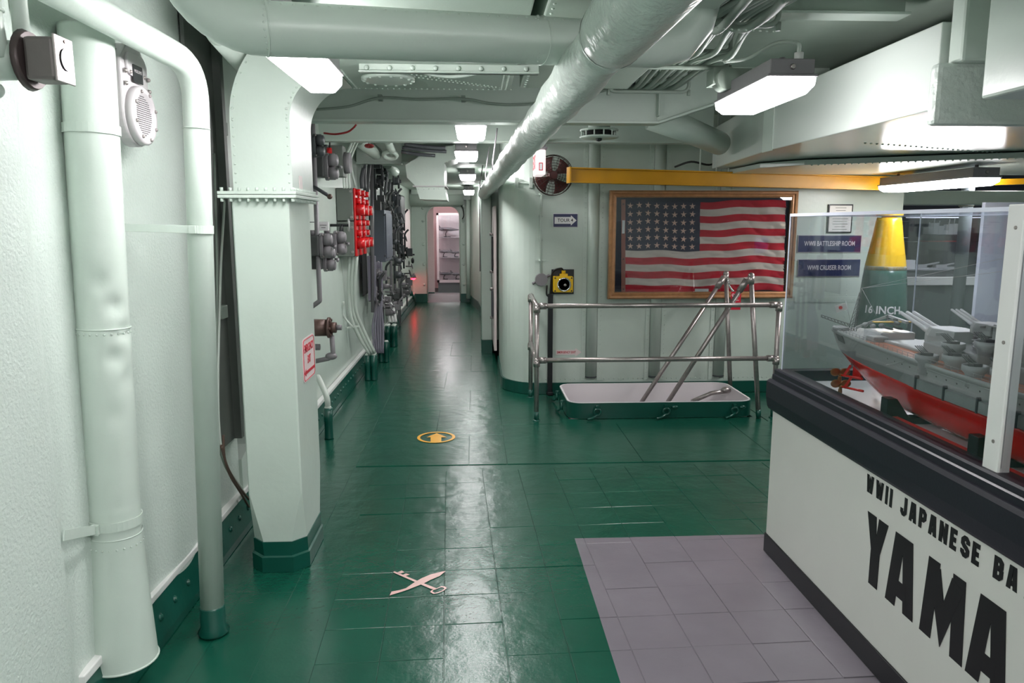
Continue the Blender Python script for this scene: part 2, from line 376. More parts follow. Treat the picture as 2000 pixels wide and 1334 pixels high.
# green skirtings with bolt heads
b = MB(); b.prism([(-1.24, 0, 0), (-1.165, 0, 0), (-1.165, 0, .035), (-1.2, 0, .17), (-1.24, 0, .17)], (0, 15, 0))
bs = S(b, 'baseboard_left', gdark)
b = MB()
for k in range(90):
    y = 2.5 + k * .135; b.dome((-1.185, y, .10), (.9, 0, .3), .017, .013)
b.build('bolt_heads', gdark, bs, kind='stuff')
b = MB(); b.box(-1.23, -1.19, 2.12, 15, .17, .198); S(b, 'trim_1', whitem, bevel=.004)
b = MB(); b.box(-1.3, -.955, 14.83, 14.86, 0, .17); b.box(-.285, -.1, 14.83, 14.86, 0, .17); S(b, 'baseboard_far', gdark)
# trunk (right of the corridor): rounded corner, then the flag wall
prof = [(.258, 8.1), (.258, 7.05)] + [(.258 + .33 * (1 - math.cos(t)), 7.05 - .38 * math.sin(t)) for t in [math.pi / 2 * k / 10 for k in range(1, 11)]] + [(3.89, 6.67), (3.89, 8.1)]
b = MB(); b.prism([(x, y, 0) for x, y in prof], (0, 0, 2.5)); wf = S(b, 'wall_front', mint)
for i, p in enumerate(wf.data.polygons): p.use_smooth = False
prof2 = [(x + (-.012 if x < .3 else 0), y - (.012 if y < 7 else 0)) for x, y in prof]
b = MB(); b.prism([(x - .004, y - .004, 0) for x, y in prof2], (0, 0, .105)); S(b, 'baseboard_front', gdark)
# half round stiffeners on the flag wall, open at the foot, and riveted seams
for k, px in enumerate((1156, 1281, 1408)):
    x = oy(px, 600, 6.67).x; b = MB(); n = 10; r = .052
    sec = lambda z: [V((x - r * math.cos(math.pi * t / n), 6.672 - r * .75 * math.sin(math.pi * t / n), z)) for t in range(n + 1)]
    b.loft([sec(.16), sec(2.42)], True, True)
    st = S(b, 'trim_%d' % (k + 2), mint)
    b = MB(); b.m = 0; b.prism([V((p.x * 1 + (p.x - x) * .06, p.y, p.z)) for p in sec(.15)], (0, 0, .012)); b.build('foot_cap', greyd, st)
    for u0_, u1_ in ((r + .002, r + .055), (-r - .04, -r - .002)): b = MB(); b.box(x + u0_, x + u1_, 6.664, 6.67, .12, 2.4); b.build('seam_strip', mint, st)
    b = MB()
    for q in range(52):
        b.dome((x + r + .03, 6.665, .15 + q * .044), (0, -1, 0), .0055, .004); b.dome((x - r - .02, 6.665, .15 + q * .044), (0, -1, 0), .0055, .004)
    b.build('rivets', mint, st, kind='stuff')
b = MB()
for q in range(48):
    b.dome((.37, 6.775, .15 + q * .045), (-.8, -.6, 0), .006, .005); b.dome((.262, 7.1, .15 + q * .045), (-1, 0, 0), .006, .005)
for q in range(72): b.dome((.6 + q * .045, 6.67, .135), (0, -1, 0), .006, .005)
for q in range(14): b.dome((.5 + q * .055, 6.69 if q < 1 else 6.672, 1.93), (0, -1, 0), .006, .005)
for q in range(26): b.dome((3.42, 6.67, .2 + q * .05), (0, -1, 0), .006, .005); b.dome((2.95 + q * .03, 6.66, .86), (0, -1, 0), .0045, .004)
b.build('rivets', mint, wf, kind='stuff')
b = MB(); b.box(2.93, 3.72, 6.664, 6.67, .835, .885); b.build('seam_strip', mint, wf)
# far bulkhead with the doorway
DX0, DX1, DZ1, r = -.946, -.294, 1.894, .2
arc = [(DX0 + r - r * math.cos(t), DZ1 - r + r * math.sin(t)) for t in [math.pi / 2 * k / 8 for k in range(9)]]
arc2 = [(DX0 + DX1 - x, z) for x, z in arc[::-1]]
b = MB()
b.prism([(x, 14.86, z) for x, z in [(-1.32, 0), (DX0, 0)] + arc[:5] + [(-1.32, 2.3)]], (0, .12, 0))
b.prism([(x, 14.86, z) for x, z in [(-1.32, 2.3)] + arc[4:] + arc2[:5] + [(.3, 2.3)]], (0, .12, 0))
b.prism([(x, 14.86, z) for x, z in [(.3, 2.3)] + arc2[4:] + [(DX1, 0), (.3, 0)]], (0, .12, 0))
wfar = S(b, 'wall_far', mint)
b = MB()
for z in (.35, .75, 1.15, 1.6, 1.85): b.dome((DX0 - .07, 14.855, z), (0, -1, 0), .026, .02, 10); b.dome((DX1 + .07, 14.855, z), (0, -1, 0), .026, .02, 10)
b.build('door_dogs', mint, wfar, kind='stuff')
b = MB(); b.prism([(DX0, 14.8, 0), (DX0, 15.0, .14), (DX0, 15.3, .14), (DX0, 15.5, 0)], (DX1 - DX0, 0, 0)); S(b, 'trim_5', greym)   # ramp over the sill
b = MB(); ring = [(x, z) for x, z in [(DX0, .02)] + arc + arc2 + [(DX1, .02)]]
b.tube([(x, 14.85, z) for x, z in ring], .016, 6); S(b, 'door_1', mint)
# room beyond the doorway
b = MB(); b.box(-1.3, -.83, 15.3, 15.36, 0, 2.3); b.box(-1.35, -1.3, 15, 18.3, 0, 2.3); b.box(.3, .35, 14.98, 18.3, 0, 2.3); b.box(-1.3, .35, 18.2, 18.3, 0, 2.3)
S(b, 'wall_far_room', pinkroom)
b = MB(); b.box(-1.3, .35, 15, 18.3, 2.25, 2.3); S(b, 'ceiling_far_room', pinkroom)
b = MB(); b.box(-1.35, .35, 15.0, 18.3, -.1, 0); S(b, 'floor_far_room', slate2)
b = MB(); b.box(-1.3, -.83, 15.28, 15.3, 0, .16); S(b, 'baseboard_far_room', gdark)
# corridor right wall
pr = [(.20, 8.9), (.16, 10), (.13, 12), (.06, 13.4), (-.06, 14.3), (-.1, 14.86)]
b = MB(); b.prism([(x, y, 0) for x, y in pr] + [(.35, 14.86, 0), (.35, 8.9, 0)], (0, 0, 2.3)); S(b, 'wall_corridor_right', mint)
b = MB(); b.prism([(x - .012, y, 0) for x, y in pr] + [(.3, 14.86, 0), (.3, 8.9, 0)], (0, 0, .16)); S(b, 'baseboard_corridor_right', gdark)
# dark gap of the side doorway, and the door frame in front of it
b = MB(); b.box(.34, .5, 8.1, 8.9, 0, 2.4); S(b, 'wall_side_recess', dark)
b = MB(); b.box(.075, .2, 8.86, 8.96, .16, 2.05); b.box(.2, .26, 8.1, 8.9, 2.0, 2.24); S(b, 'trim_6', mint, bevel=.012)
b = MB(); b.box(.07, .2, 8.855, 8.97, 0, .16); S(b, 'baseboard_side', gdark)
# rest of the compartment, right and behind
b = MB(); b.box(9.1, 9.2, -2.6, 13, 0, 2.5); S(b, 'wall_right', mint)
b = MB(); b.box(-1.6, 9.2, -2.7, -2.6, 0, 2.5); S(b, 'wall_back', mint)
b = MB(); b.box(3.0, 9.2, 11.0, 11.1, 0, 2.5); S(b, 'wall_far_right', slate)
b = MB(); b.box(.35, .45, 8.9, 15, 0, 2.5); b.box(3.6, 3.7, 8.1, 11, 0, 2.5); S(b, 'wall_inner', slate)
# transverse deck beams: web and flange
def beam(n, y, x0, x1, z=2.2, top=2.5, fw=.11, m=mint):
    b = MB(); b.box(x0, x1, y - .006, y + .006, z, top); b.box(x0, x1, y - fw / 2, y + fw / 2, z - .012, z); return S(b, 'trim_%d' % n, m, bevel=.002)
b = MB(); b.box(-1.33, 1.13, 4.69, 4.70, 2.17, 2.5); b.box(-1.33, 1.13, 4.64, 4.76, 2.155, 2.17)
b.prism([(1.13, 4.69, 2.17), (1.5, 4.69, 2.29), (2.2, 4.69, 2.33), (2.2, 4.69, 2.5), (1.13, 4.69, 2.5)], (0, .01, 0))
b.hexa([(1.13, 4.64, 2.155), (1.5, 4.64, 2.275), (1.5, 4.76, 2.275), (1.13, 4.76, 2.155), (1.13, 4.64, 2.17), (1.5, 4.64, 2.29), (1.5, 4.76, 2.29), (1.13, 4.76, 2.17)])
b.box(1.125, 1.135, 4.64, 4.76, 2.2, 2.5)
S(b, 'trim_7', mint, bevel=.002)
beam(8, 6.0, -1.2, 1.9, 2.19); beam(9, 7.85, -1.2, -.74, 2.165); beam(14, 7.86, -.05, .26, 2.165); beam(10, 2.2, 1.3, 1.88, 2.24, fw=.1); beam(11, 3.3, 1.25, 1.86, 2.44)
b = MB(); b.box(-1.2, .2, 7.97, 8.0, 2.19, 2.5); S(b, 'trim_12', mint)
b = MB(); b.box(-1.2, .1, 14.6, 14.85, 2.0, 2.19); b.box(-1.2, .05, 14.4, 14.5, 2.10, 2.19); S(b, 'trim_13', mint, bevel=.01)
# ================================================================== LAMPS
def fixture(x0, x1, y0, y1, z, label, group=None, hh=.07, drop=.06):
    t = thing('ceiling_lamp', ((x0 + x1) / 2, (y0 + y1) / 2, z + hh), label, 'lamp', group)
    b = MB(); b.box(x0 + .012, x1 - .012, y0 + .012, y1 - .012, z + .006, z + hh); b.box(x0, x1, y0, y1, z, z + .012); b.build('housing', greym, t, bevel=.004)
    xm = (x0 + x1) / 2; b = MB()
    r = lambda i, j, zz: [V((x0 + i, y0 + j, zz)), V((x1 - i, y0 + j, zz)), V((x1 - i, y1 - j, zz)), V((x0 + i, y1 - j, zz))]
    b.loft([r(.004, .004, z), r(.007, .008, z - drop * .5), r(.022, .06, z - drop)], True, False); b.build('lens', lens, t, bevel=.008)
    b = MB(); b.cyl((xm, y0 + .012, z + hh * .55), (xm, y0 + .002, z + hh * .55), .012, .008, 10); b.build('catch', steel, t)
    for yy in (y0 + .12, y1 - .12): b = MB(); b.cyl((xm, yy, z + hh), (xm, yy, z + hh + .025 if z < 2 else max(z + hh + .025, 2.17)), .012); b.build('mount', greym, t)
    return t
L1 = fixture(1.16, 1.364, 3.0, 3.68, 2.125, 'white fluorescent lamp hanging beside the big white duct, grey housing with a cable gland')
b = MB(); b.cyl((1.30, 3.05, 2.19), (1.30, 3.05, 2.225), .018, .018, 10); b.build('cable_gland', whitem, L1)
b = MB(); b.tube(spl([(1.30, 3.05, 2.225), (1.29, 3.05, 2.262), (1.22, 3.1, 2.27), (1.15, 3.2, 2.235), (1.08, 3.3, 2.24)]), .008, 8); b.build('lamp_cable', cablew, L1)
fixture(-.61, -.474, 2.05, 2.87, 2.083, 'white lamp under the overhead duct, in front of the tall square column', hh=.06, drop=.068)
fixture(-.125, .085, 5.0, 5.62, 2.182, 'square-looking lamp between the first two deck beams, nearest of the corridor lamps', drop=.04)
fixture(-.165, .035, 6.3, 6.92, 2.14, 'second corridor lamp, grey housing above its white lens, just behind the deck beam', drop=.04)
fixture(-.18, .02, 8.9, 9.52, 2.12, 'third corridor lamp, small and beside the end of the long white pipe', drop=.04)
fixture(-.19, .0, 12.6, 13.2, 2.10, 'faint farthest lamp on the corridor ceiling above the doorway')
fixture(3.35, 3.56, 4.95, 6.15, 1.857, 'long lamp at the right above the display case, below the large duct', hh=.07, drop=.05)
fixture(.12, .34, -.8, .4, 2.3, 'ceiling lamp above and behind the viewer, left')
fixture(1.25, 1.47, -1.2, 0.0, 2.3, 'ceiling lamp behind the viewer, right of the passage')
fixture(3.6, 3.82, 1.6, 2.8, 2.1, 'ceiling lamp over the display area at the far right', drop=.05)
fixture(2.4, 2.62, -1.4, -.2, 2.3, 'ceiling lamp behind the display case')
fixture(5.6, 5.82, 7.6, 8.8, 2.2, 'ceiling lamp in the far compartment with ship models')
fixture(-.75, -.5, 16.0, 16.6, 2.17, 'lamp in the rosy room beyond the doorway')
# ================================================================== DUCTS
# tall square duct that bends to the right under the ceiling
col = thing('ventilation_column', (-.895, 3.4, 0), 'tall white square ventilation column bending right near the ceiling', 'duct')
CX0, CX1, CY0, CY1 = -1.012, -.777, 3.2, 3.6
def oct_(c, z, g=0): return [V(p + (z,)) for p in [(CX0 + c - g, CY0 - g), (CX1 - c + g, CY0 - g), (CX1 + g, CY0 + c - g), (CX1 + g, CY1 - c + g), (CX1 - c + g, CY1 + g), (CX0 + c - g, CY1 + g), (CX0 - g, CY1 - c + g), (CX0 - g, CY0 + c - g)]]
b = MB(); b.loft([oct_(.006, 1.655), oct_(.006, .36), oct_(.055, .14)], True, False); b.build('shaft', mint, col)
b = MB(); b.loft([oct_(.055, .14, .004), oct_(.06, .075, .004), oct_(.06, .07, .012), oct_(.06, 0, .012)], True, False); b.build('base', gdark, col)
b = MB()
for z0, z1 in ((1.655, 1.668), (1.67, 1.683)): b.box(CX0 - .045, CX1 + .04, CY0 - .035, CY1 + .035, z0, z1)
b.build('flange', mint, col, bevel=.002)
b = MB()
for k in range(9):
    x = CX0 - .03 + k * .036
    for zz in (1.683, 1.64): b.cyl((x, CY0 - .022, zz), (x, CY0 - .022, zz + .015), .007, .007, 6)
for k in range(16):
    y = CY0 - .02 + k * .028
    for zz in (1.683, 1.64): b.cyl((CX1 + .026, y, zz), (CX1 + .026, y, zz + .015), .007, .007, 6)
b.build('flange_bolts', mint, col, kind='stuff')
b = MB(); rings = []; cx, cz = -.56, 1.97; ri, ro = .197, .44
rings.append([V((cx - ro, CY0, 1.683)), V((cx - ri, CY0, 1.683)), V((cx - ri, CY1, 1.683)), V((cx - ro, CY1, 1.683))])
for k in range(17):
    t = math.pi / 2 * k / 16; c, s_ = math.cos(t), math.sin(t)
    rings.append([V((cx - ro * c, CY0, cz + ro * s_)), V((cx - ri * c, CY0, cz + ri * s_)), V((cx - ri * c, CY1, cz + ri * s_)), V((cx - ro * c, CY1, cz + ro * s_))])
n0 = len(b.v); b.loft(rings, True, True); el = b.build('elbow', mint, col)
el.modifiers.new('es', 'EDGE_SPLIT').split_angle = math.radians(40)
b = MB()
for k in range(15):
    t = math.pi / 2 * k / 14
    if k > 10: break
    for rr in (ro - .012, ri + .012): b.dome((cx - rr * math.cos(t), CY0, cz + rr * math.sin(t)), (0, -1, 0), .005, .004)
for k in range(9):
    z = 1.72 + k * .037
    b.dome((cx - ro + .012, CY0, z), (0, -1, 0), .005, .004); b.dome((cx - ri - .012, CY0, z), (0, -1, 0), .005, .004)
b.build('rivets', mint, col, kind='stuff')
b = MB(); b.box(cx - ri - .0005, cx - ri + .0015, 3.32, 3.38, 1.70, 1.755); b.build('maker_plate', signp, col)
# emergency exit sign on the column
s = thing('exit_direction_sign', (CX1 + .002, 3.44, .826), 'white EMERGENCY EXIT sign with a red arrow on the column side', 'sign')
XS = CX1 + .0012
def rrect(y0, y1, z0, z1, r, x=None, n=5):
    P = []
    for cy, cz_, a0 in ((y1 - r, z1 - r, 0), (y0 + r, z1 - r, 90), (y0 + r, z0 + r, 180), (y1 - r, z0 + r, 270)):
        for k in range(n + 1):
            a = math.radians(a0 + 90 * k / n); P.append((cy + r * math.cos(a), cz_ + r * math.sin(a)))
    return P
b = MB(); b.prism([(XS, y, z) for y, z in rrect(3.32, 3.56, .835, 1.035, .025)], (.002, 0, 0)); b.build('board', signp, s)
b = MB(); b.tube([(XS + .002, y, z) for y, z in rrect(3.33, 3.55, .842, 1.028, .022)], .0024, 4, closed=True); b.build('border', signr, s)
text('EMERGENCY', .052, (XS + .0025, 3.44, .985), (0, 1, 0), (0, 0, 1), signr, s, sx=.62, off=.0008)
text('EXIT', .052, (XS + .0025, 3.44, .93), (0, 1, 0), (0, 0, 1), signr, s, sx=.62, off=.0008)
b = MB(); b.prism([(XS + .002, y, z) for y, z in [(3.335, .877), (3.37, .894), (3.37, .884), (3.545, .884), (3.545, .870), (3.37, .870), (3.37, .860)]], (.0012, 0, 0)); b.build('arrow', signr, s)
# flat overhead plenum ducts
pl_ = thing('flat_plenum_duct', (-.28, 2.4, 2.172), 'wide flat riveted plenum duct under the ceiling left of the dark slot', 'duct')
b = MB(); b.box(-.56, .175, 1.2, 3.65, 2.172, 2.46); b.build('casing', ceilm, pl_, bevel=.006)
b = MB()
c = oz(758, 152, 2.172); b.lathe((c.x, c.y, 2.172), [(.115, 0), (.115, -.012), (.1, -.014), (0, -.014)], n=28)
b.build('access_cover', mint, pl_)
b = MB()
for k in range(14): a = k * 2 * math.pi / 14; b.dome((c.x + .104 * math.cos(a), c.y + .104 * math.sin(a), 2.159), (0, 0, -1), .008, .006)
for k in range(30): b.dome((-.58 + k * .026, 3.62, 2.172), (0, 0, -1), .005, .004)
for k in range(20): b.dome((-.54, 3.2 + k * .022, 2.172), (0, 0, -1), .005, .004); b.dome((.15, 3.2 + k * .022, 2.172), (0, 0, -1), .005, .004); b.dome((.13, 3.2 + k * .022, 2.172), (0, 0, -1), .005, .004)
for k in range(26):
    b.dome((-.36 + k * .018, 3.26 + k * .0125, 2.172), (0, 0, -1), .005, .004); b.dome((-.33 + k * .018, 3.22 + k * .014, 2.172), (0, 0, -1), .005, .004)
b.build('rivets', mint, pl_, kind='stuff')
b = MB(); b.box(-.45, .26, 3.08, 3.10, 2.138, 2.175); b.box(-.45, .26, 3.06, 3.10, 2.138, 2.144); b.build('bracket', mint, pl_, bevel=.003)
b = MB()
for k in range(8): b.dome((-.42 + k * .09, 3.08, 2.157), (0, -1, 0), .011, .009, 8)
b.build('bracket_bolts', mint, pl_, kind='stuff')
b = MB(); a = oz(880, 140, 2.157); b.tube(spl([(a.x - .12, a.y, 2.172), (a.x - .1, a.y, 2.152), (a.x, a.y + .02, 2.142), (a.x + .1, a.y, 2.152), (a.x + .12, a.y, 2.172)]), .008, 8); b.build('grab_handle', mint, pl_)
p2 = thing('flat_plenum_duct', (.5, 2.4, 2.175), 'flat plenum duct right of the dark slot, behind the long diagonal pipe', 'duct')
b = MB(); b.box(.215, .72, 1.2, 3.6, 2.175, 2.46); b.build('casing', ceilm, p2, bevel=.006)
b = MB()
for k in range(40): b.dome((.235, 1.6 + k * .05, 2.175), (0, 0, -1), .006, .005)
b.build('rivets', mint, p2, kind='stuff')
# round duct with an elbow at its left end
rd = thing('round_duct', (0, 2.2, 2.1), 'green round riveted duct crossing overhead, its left end curving upwards', 'duct')
R_ = .0635
dA = oy(600, 60, 1.95); dB = oy(1040, 79, 2.17); slp = (dB - dA) / (dB.x - dA.x)
dx_ = lambda x: dA + slp * (x - dA.x)
Yd, zc = dx_(-.5).y, dx_(-.5).z
path = [dx_(.6) + V((.09, 0, .4)), dx_(.6) + V((.09, 0, .16)), dx_(.6) + V((.065, 0, .07)), dx_(.6) + V((.02, 0, .015))] + [dx_(x) for x in (.55, .3, -.1, -.5)] + [(-.5 - .19 * math.sin(t), Yd - .02 * math.sin(t), zc + .19 * (1 - math.cos(t))) for t in [math.radians(90) * k / 10 for k in range(1, 11)]] + [(-.7, Yd - .03, 2.36)]
b = MB(); b.tube(path, R_, 32); b.build('pipe_run', mint, rd)
for x in (.19, -.5): b = MB(); b.ring(dx_(x), slp, R_ + .0005, .0022, 32, 6); b.build('seam_ring', mint, rd)
b = MB()
for k in range(56):
    x = -.48 + k * .026
    a = math.radians(48); b.dome(dx_(x) + V((0, - R_ * math.cos(a), R_ * math.sin(a))), (0, -math.cos(a), math.sin(a)), .0045, .003)
for k in range(12):
    a = math.radians(-70 + k * 14)
    for x in (.178, -.488): b.dome(dx_(x) + V((0, - R_ * math.cos(a), R_ * math.sin(a))), (0, -math.cos(a), math.sin(a)), .0045, .003)
b.build('rivets', mint, rd, kind='stuff')
# long lagged pipe running diagonally to the corridor
P0 = oy(945, 378, 9.0); P1 = oy(1196, 68, 1.8); P2 = P0 + (P1 - P0) * 1.35
lp = thing('lagged_pipe', P1, 'long thick white lagged pipe running overhead from upper right into the corridor', 'pipe')
N = 60; pts = [P0 + (P1 - P0) * (k / N) for k in range(N + 1)]
b = MB(); b.tube(pts, [.072 + .004 * math.sin(k * 1.7) + .003 * math.sin(k * .6) for k in range(N + 1)], 24); b.build('lagging', insw, lp)
b = MB(); b.tube([P1 - (P1 - P0).normalized() * .01, P1 + (P1 - P0).normalized() * .012], [.076, .080], 24, cap=False); b.tube([P1 + (P1 - P0) * t for t in (.002, .01, .03, .35)], [.079, .081, .082, .083], 24); b.build('outer_jacket', insw, lp)
b = MB(); b.tube(bend([P0 + V((0, .05, .02)), P0 + V((0, .0, -.02)), V((P0.x + .01, 8.98, 1.7)), V((P0.x + .01, 8.98, .02))], .06), .055, 14); b.build('downpipe', mint, lp)
for t in (.12, .3, .47):
    b = MB(); q = P0 + (P1 - P0) * t; b.tube([q + V((-.075, 0, 0)), q + V((-.075, 0, .06)), q + V((-.04, 0, .3))], .006, 6); b.build('hanger_rod', greym, lp)
# large rectangular duct at the right
rdct = thing('rectangular_duct', (3, 4.5, 2.0), 'big white glossy rectangular duct at upper right, lit by the lamp beside it', 'duct')
pp = [(1.83, 2.97), (1.83, 4.75), (1.98, 6.25), (5.5, 6.25), (5.5, 2.97)]
b = MB(); b.prism([(x, y, 2.0) for x, y in pp], (0, 0, .33)); b.build('casing', mat('glossy_duct_paint', (206, 214, 208), .2, bump=.2, bscale=25, dist=.002), rdct, bevel=.006)
b = MB(); b.prism([(1.825, 4.6, 1.995), (1.825, 4.76, 1.995), (1.83, 4.76, 1.995), (1.83, 4.6, 1.995)], (0, 0, .335)); b.build('corner_strip', mint, rdct)
b = MB()
for k in range(44): b.dome((2.2 + k * .045, 4.2 + k * .02, 2.0), (0, 0, -1), .007, .006); b.dome((2.2 + k * .045, 5.9, 2.0), (0, 0, -1), .007, .006)
b.build('rivets', mint, rdct, kind='stuff')
d2 = thing('lower_duct', (3.6, 5.8, 1.93), 'riveted duct below the big rectangular duct, above the yellow beam', 'duct')
b = MB(); b.prism([(2.1, 5.5, 1.99), (2.3, 5.2, 1.99), (4.6, 3.9, 1.99), (6, 3.9, 1.99), (6, 6.2, 1.99), (2.1, 6.2, 1.99)], (0, 0, -.035)); b.build('casing', mat('glossy_duct_grey', (170, 182, 174), .25, bump=.15, bscale=30), d2, bevel=.003)
b = MB()
for k in range(60): b.dome((2.35 + k * .037, 5.19 - k * .0208, 1.955), (0, 0, -1), .007, .006)
b.build('rivets', mint, d2, kind='stuff')
# diagonal round branch behind
b = MB(); b.tube([oy(1405, 280, 5.6), oy(1330, 248, 5.0), oy(1270, 228, 5.0)], .085, 20)
b.build('branch_duct', mint, label='short round branch duct rising left of the big rectangular duct', cat='duct')
# lagged box at the top right corner
nb = thing('lagged_box_duct', (2.6, 2.6, 1.93), 'thick lagged box duct at the top right corner with a taped collar', 'duct')
b = MB(); b.box(1.785, 4.6, 2.90, 2.96, 1.93, 2.165); b.build('collar', insw, nb, bevel=.02)
b = MB(); q_ = ox(1914, 195, 1.80); b.box(1.80, 4.6, 1.2, q_.y, q_.z, 2.5); b.box(1.85, 1.99, 2.86, 2.95, 2.16, 2.5); b.build('casing', mint, nb, bevel=.012)
# ================================================================== LEFT WALL THINGS
# flared pipe (horn) hung on the wall
def rows(c0, c1, prof, m, parent, name, n=28, **k):
    pass
hb = oy(240, 1285, 2.33); ht = oy(176, 200, 2.36); hd = (ht - hb)
hn = thing('flared_pipe', hb, 'fat dented white pipe at far left that flares out like a horn near the deck', 'pipe')
def wob(t, a):  # dents
    d = 0
    for (t0, a0, w, h) in ((.66, -.6, .016, .012), (.615, -.2, .014, .012), (.57, -.7, .016, .01), (.70, -1.2, .02, .007), (.53, -.1, .02, .007), (.47, -.9, .02, .005)):
        d -= h * math.exp(-((t - t0) / w) ** 2 - ((a - a0) / .38) ** 2)
    return d
b = MB(); rings = []; NT = 170
def hp(t): return hb + hd * t
ha, hbv = b.frame(hd)
for i in range(NT + 1):
    t = .245 + (1.12 - .245) * i / NT; r = .076
    if t < .30: r = .0775
    if t > .62: r = .0745
    ring = []
    for k in range(40):
        an = 2 * math.pi * k / 40; dv = ha * math.cos(an) + hbv * math.sin(an); aa = math.atan2(dv.y, dv.x)
        ring.append(hp(t) + dv * (r + wob(t, aa)))
    rings.append(ring)
b.loft(rings, True, True); b.build('upper_pipe', mint, hn)
b = MB(); b.tube([hp(t) for t in (0, .01, .06, .12, .2, .25)], [.108, .106, .1, .092, .082, .079], 36, cap=False)
b.build('horn', mint, hn); b = MB(); b.ring(hp(0), hd, .108, .004, 36, 6); b.build('rolled_rim', mint, hn)
for t_, r_ in ((.245, .0785), (.62, .076)): b = MB(); b.ring(hp(t_), hd, r_, .0025, 36, 6); b.build('seam_ring', mint, hn)
b = MB()
for k in range(24):
    an = 2 * math.pi * k / 24; dv = ha * math.cos(an) + hbv * math.sin(an)
    b.dome(hp(.228) + dv * .0805, dv, .004, .003); b.dome(hp(.612) + dv * .076, dv, .004, .003)
b.build('rivets', mint, hn, kind='stuff')
def strap(parent, c, axis, R, wd, name='strap'):
    b = MB(); a_, b_ = b.frame(axis); ax = V(axis).normalized(); n = 32; rings = []
    for i in range(n):
        dv = a_ * math.cos(2 * math.pi * i / n) + b_ * math.sin(2 * math.pi * i / n)
        rings.append([V(c) + dv * R - ax * wd / 2, V(c) + dv * (R + .003) - ax * wd / 2, V(c) + dv * (R + .003) + ax * wd / 2, V(c) + dv * R + ax * wd / 2])
    b.loft(rings, False, False, True); return b.build(name, mint, parent)
strap(hn, hp(.27), hd, .079, .03)
b = MB(); q = hp(.27); q2 = ox(124, 1046, -1.12); b.bar(q + V((-.02, -.082, 0)), q2 + V((0, 0, 0)), .004, .03); b.build('strap_arm', mint, hn, bevel=.001)
b = MB(); q3 = q + V((-.02, -.085, 0)); b.box(q3.x - .012, q3.x + .012, q3.y - .008, q3.y + .004, q3.z - .016, q3.z + .016); b.dome(q3 + V((0, -.008, 0)), (0, -1, 0), .007, .006, 8); b.dome(q3 + V((-.03, -.006, 0)), (0, -1, 0), .008, .006, 8); b.build('strap_clamp', mint, hn, kind='stuff')
strap(hn, hp(.955), hd, .076, .028)
# slim pipe with elbow, running up and towards the viewer
q0 = oz(418, 1236); e0 = oy(379, 128, q0.y)
far = oy(140, -2, 2.1)
sp = thing('wall_pipe', q0, 'slim white pipe standing left of the square column, its elbow turning along the wall', 'pipe')
b = MB(); b.tube(bend([q0 + V((0, 0, .09)), e0 + V((0, .005, 0)), far, far + (far - e0) * .8], .13, 9), .043, 20); b.build('pipe_run', mint, sp)
b = MB(); b.lathe((q0.x, q0.y, 0), [(.052, 0), (.058, .012), (.046, .03), (.046, .11), (.0435, .115)]); b.build('foot', gdark, sp)
b = MB(); b.ring(q0 + (e0 - q0) * .9 , e0 - q0, .0435, .0022, 24, 6); b.build('coupling_ring', mint, sp)
q = q0 + (e0 - q0) * .735; strap(sp, q, e0 - q0, .0435, .028)
b = MB(); q2 = ox(230, 427, -1.21); b.bar(q + V((.01, -.046, 0)), V((q2.x, q2.y, q.z + .008)), .004, .027); b.build('strap_arm', mint, sp, bevel=.001)
b = MB(); b.box(q.x - .018, q.x + .004, q.y - .056, q.y - .044, q.z - .013, q.z + .013); b.build('strap_clamp', mint, sp)
# short fat pipe up behind the elbow
b = MB(); p = oy(428, 62, 3.0); b.tube([p, p + (oy(500, 150, 3.75) - p) * 1.0], .052, 18); b.sph(p, .052, 16, 8)
b.build('pipe_stub', mint, label='short capped white pipe stub poking out left of the square column top', cat='pipe')
# wall loudspeaker
XW = -1.205
sk = thing('loudspeaker', (XW, 3.0, 1.85), 'grey wall loudspeaker with a round grille below a rounded plate, at upper left', 'loudspeaker')
def sp_y(px, py): return ox(px, py, -1.10)
a = sp_y(238, 95); c = sp_y(297, 285); ya, yb, za, zb_ = 2.47, 2.69, 1.77, 2.11
t1 = sp_y(240, 190); t2 = sp_y(292, 190); ya, yb = t1.y, t2.y; za = ox(272, 287, -1.10).z; zb_ = ox(262, 92, -1.10).z
rr = (yb - ya) / 2; ym = (ya + yb) / 2; zc0 = za + rr
prf = [(ym + rr * math.cos(t), zc0 + rr * math.sin(t)) for t in [math.pi + math.pi * k / 14 for k in range(15)]] + [(yb, zb_ - .05), (yb - .05, zb_), (ya + .05, zb_), (ya, zb_ - .05)]
b = MB(); b.box(-1.21, -1.12, ya - .03, ya + .05, za + .1, zb_ - .02); b.box(-1.21, -1.14, ya, yb, za + .08, zb_ - .04); b.build('back_box', greyg, sk, bevel=.004)
b = MB(); b.prism([(-1.14, y, z) for y, z in prf], (.04, 0, 0)); b.build('front_plate', lgrey, sk, bevel=.006)
b = MB(); b.lathe((-1.10, ym, zc0), [(rr * .94, 0), (rr * .94, .02), (rr * .86, .026), (rr * .7, .026), (rr * .68, .016), (0, .016)], (1, 0, 0), 32); grl = b.build('grille_ring', lgrey, sk)
b = MB()
for i in range(-9, 10):
    for j in range(-9, 10):
        y, z = i * rr * .068, j * rr * .068
        if y * y + z * z < (rr * .64) ** 2: b.cyl((-1.0845, ym + y, zc0 + z), (-1.0832, ym + y, zc0 + z), rr * .02, n=5)
b.build('grille_holes', dark, grl, kind='stuff')
b = MB(); b.prism([(-1.10, y, z) for y, z in rrect(ya + .03, yb - .03, zc0 + rr + .02, zb_ - .025, .03)], (.008, 0, 0)); cpl = b.build('cover_plate', lgrey, sk, bevel=.002)
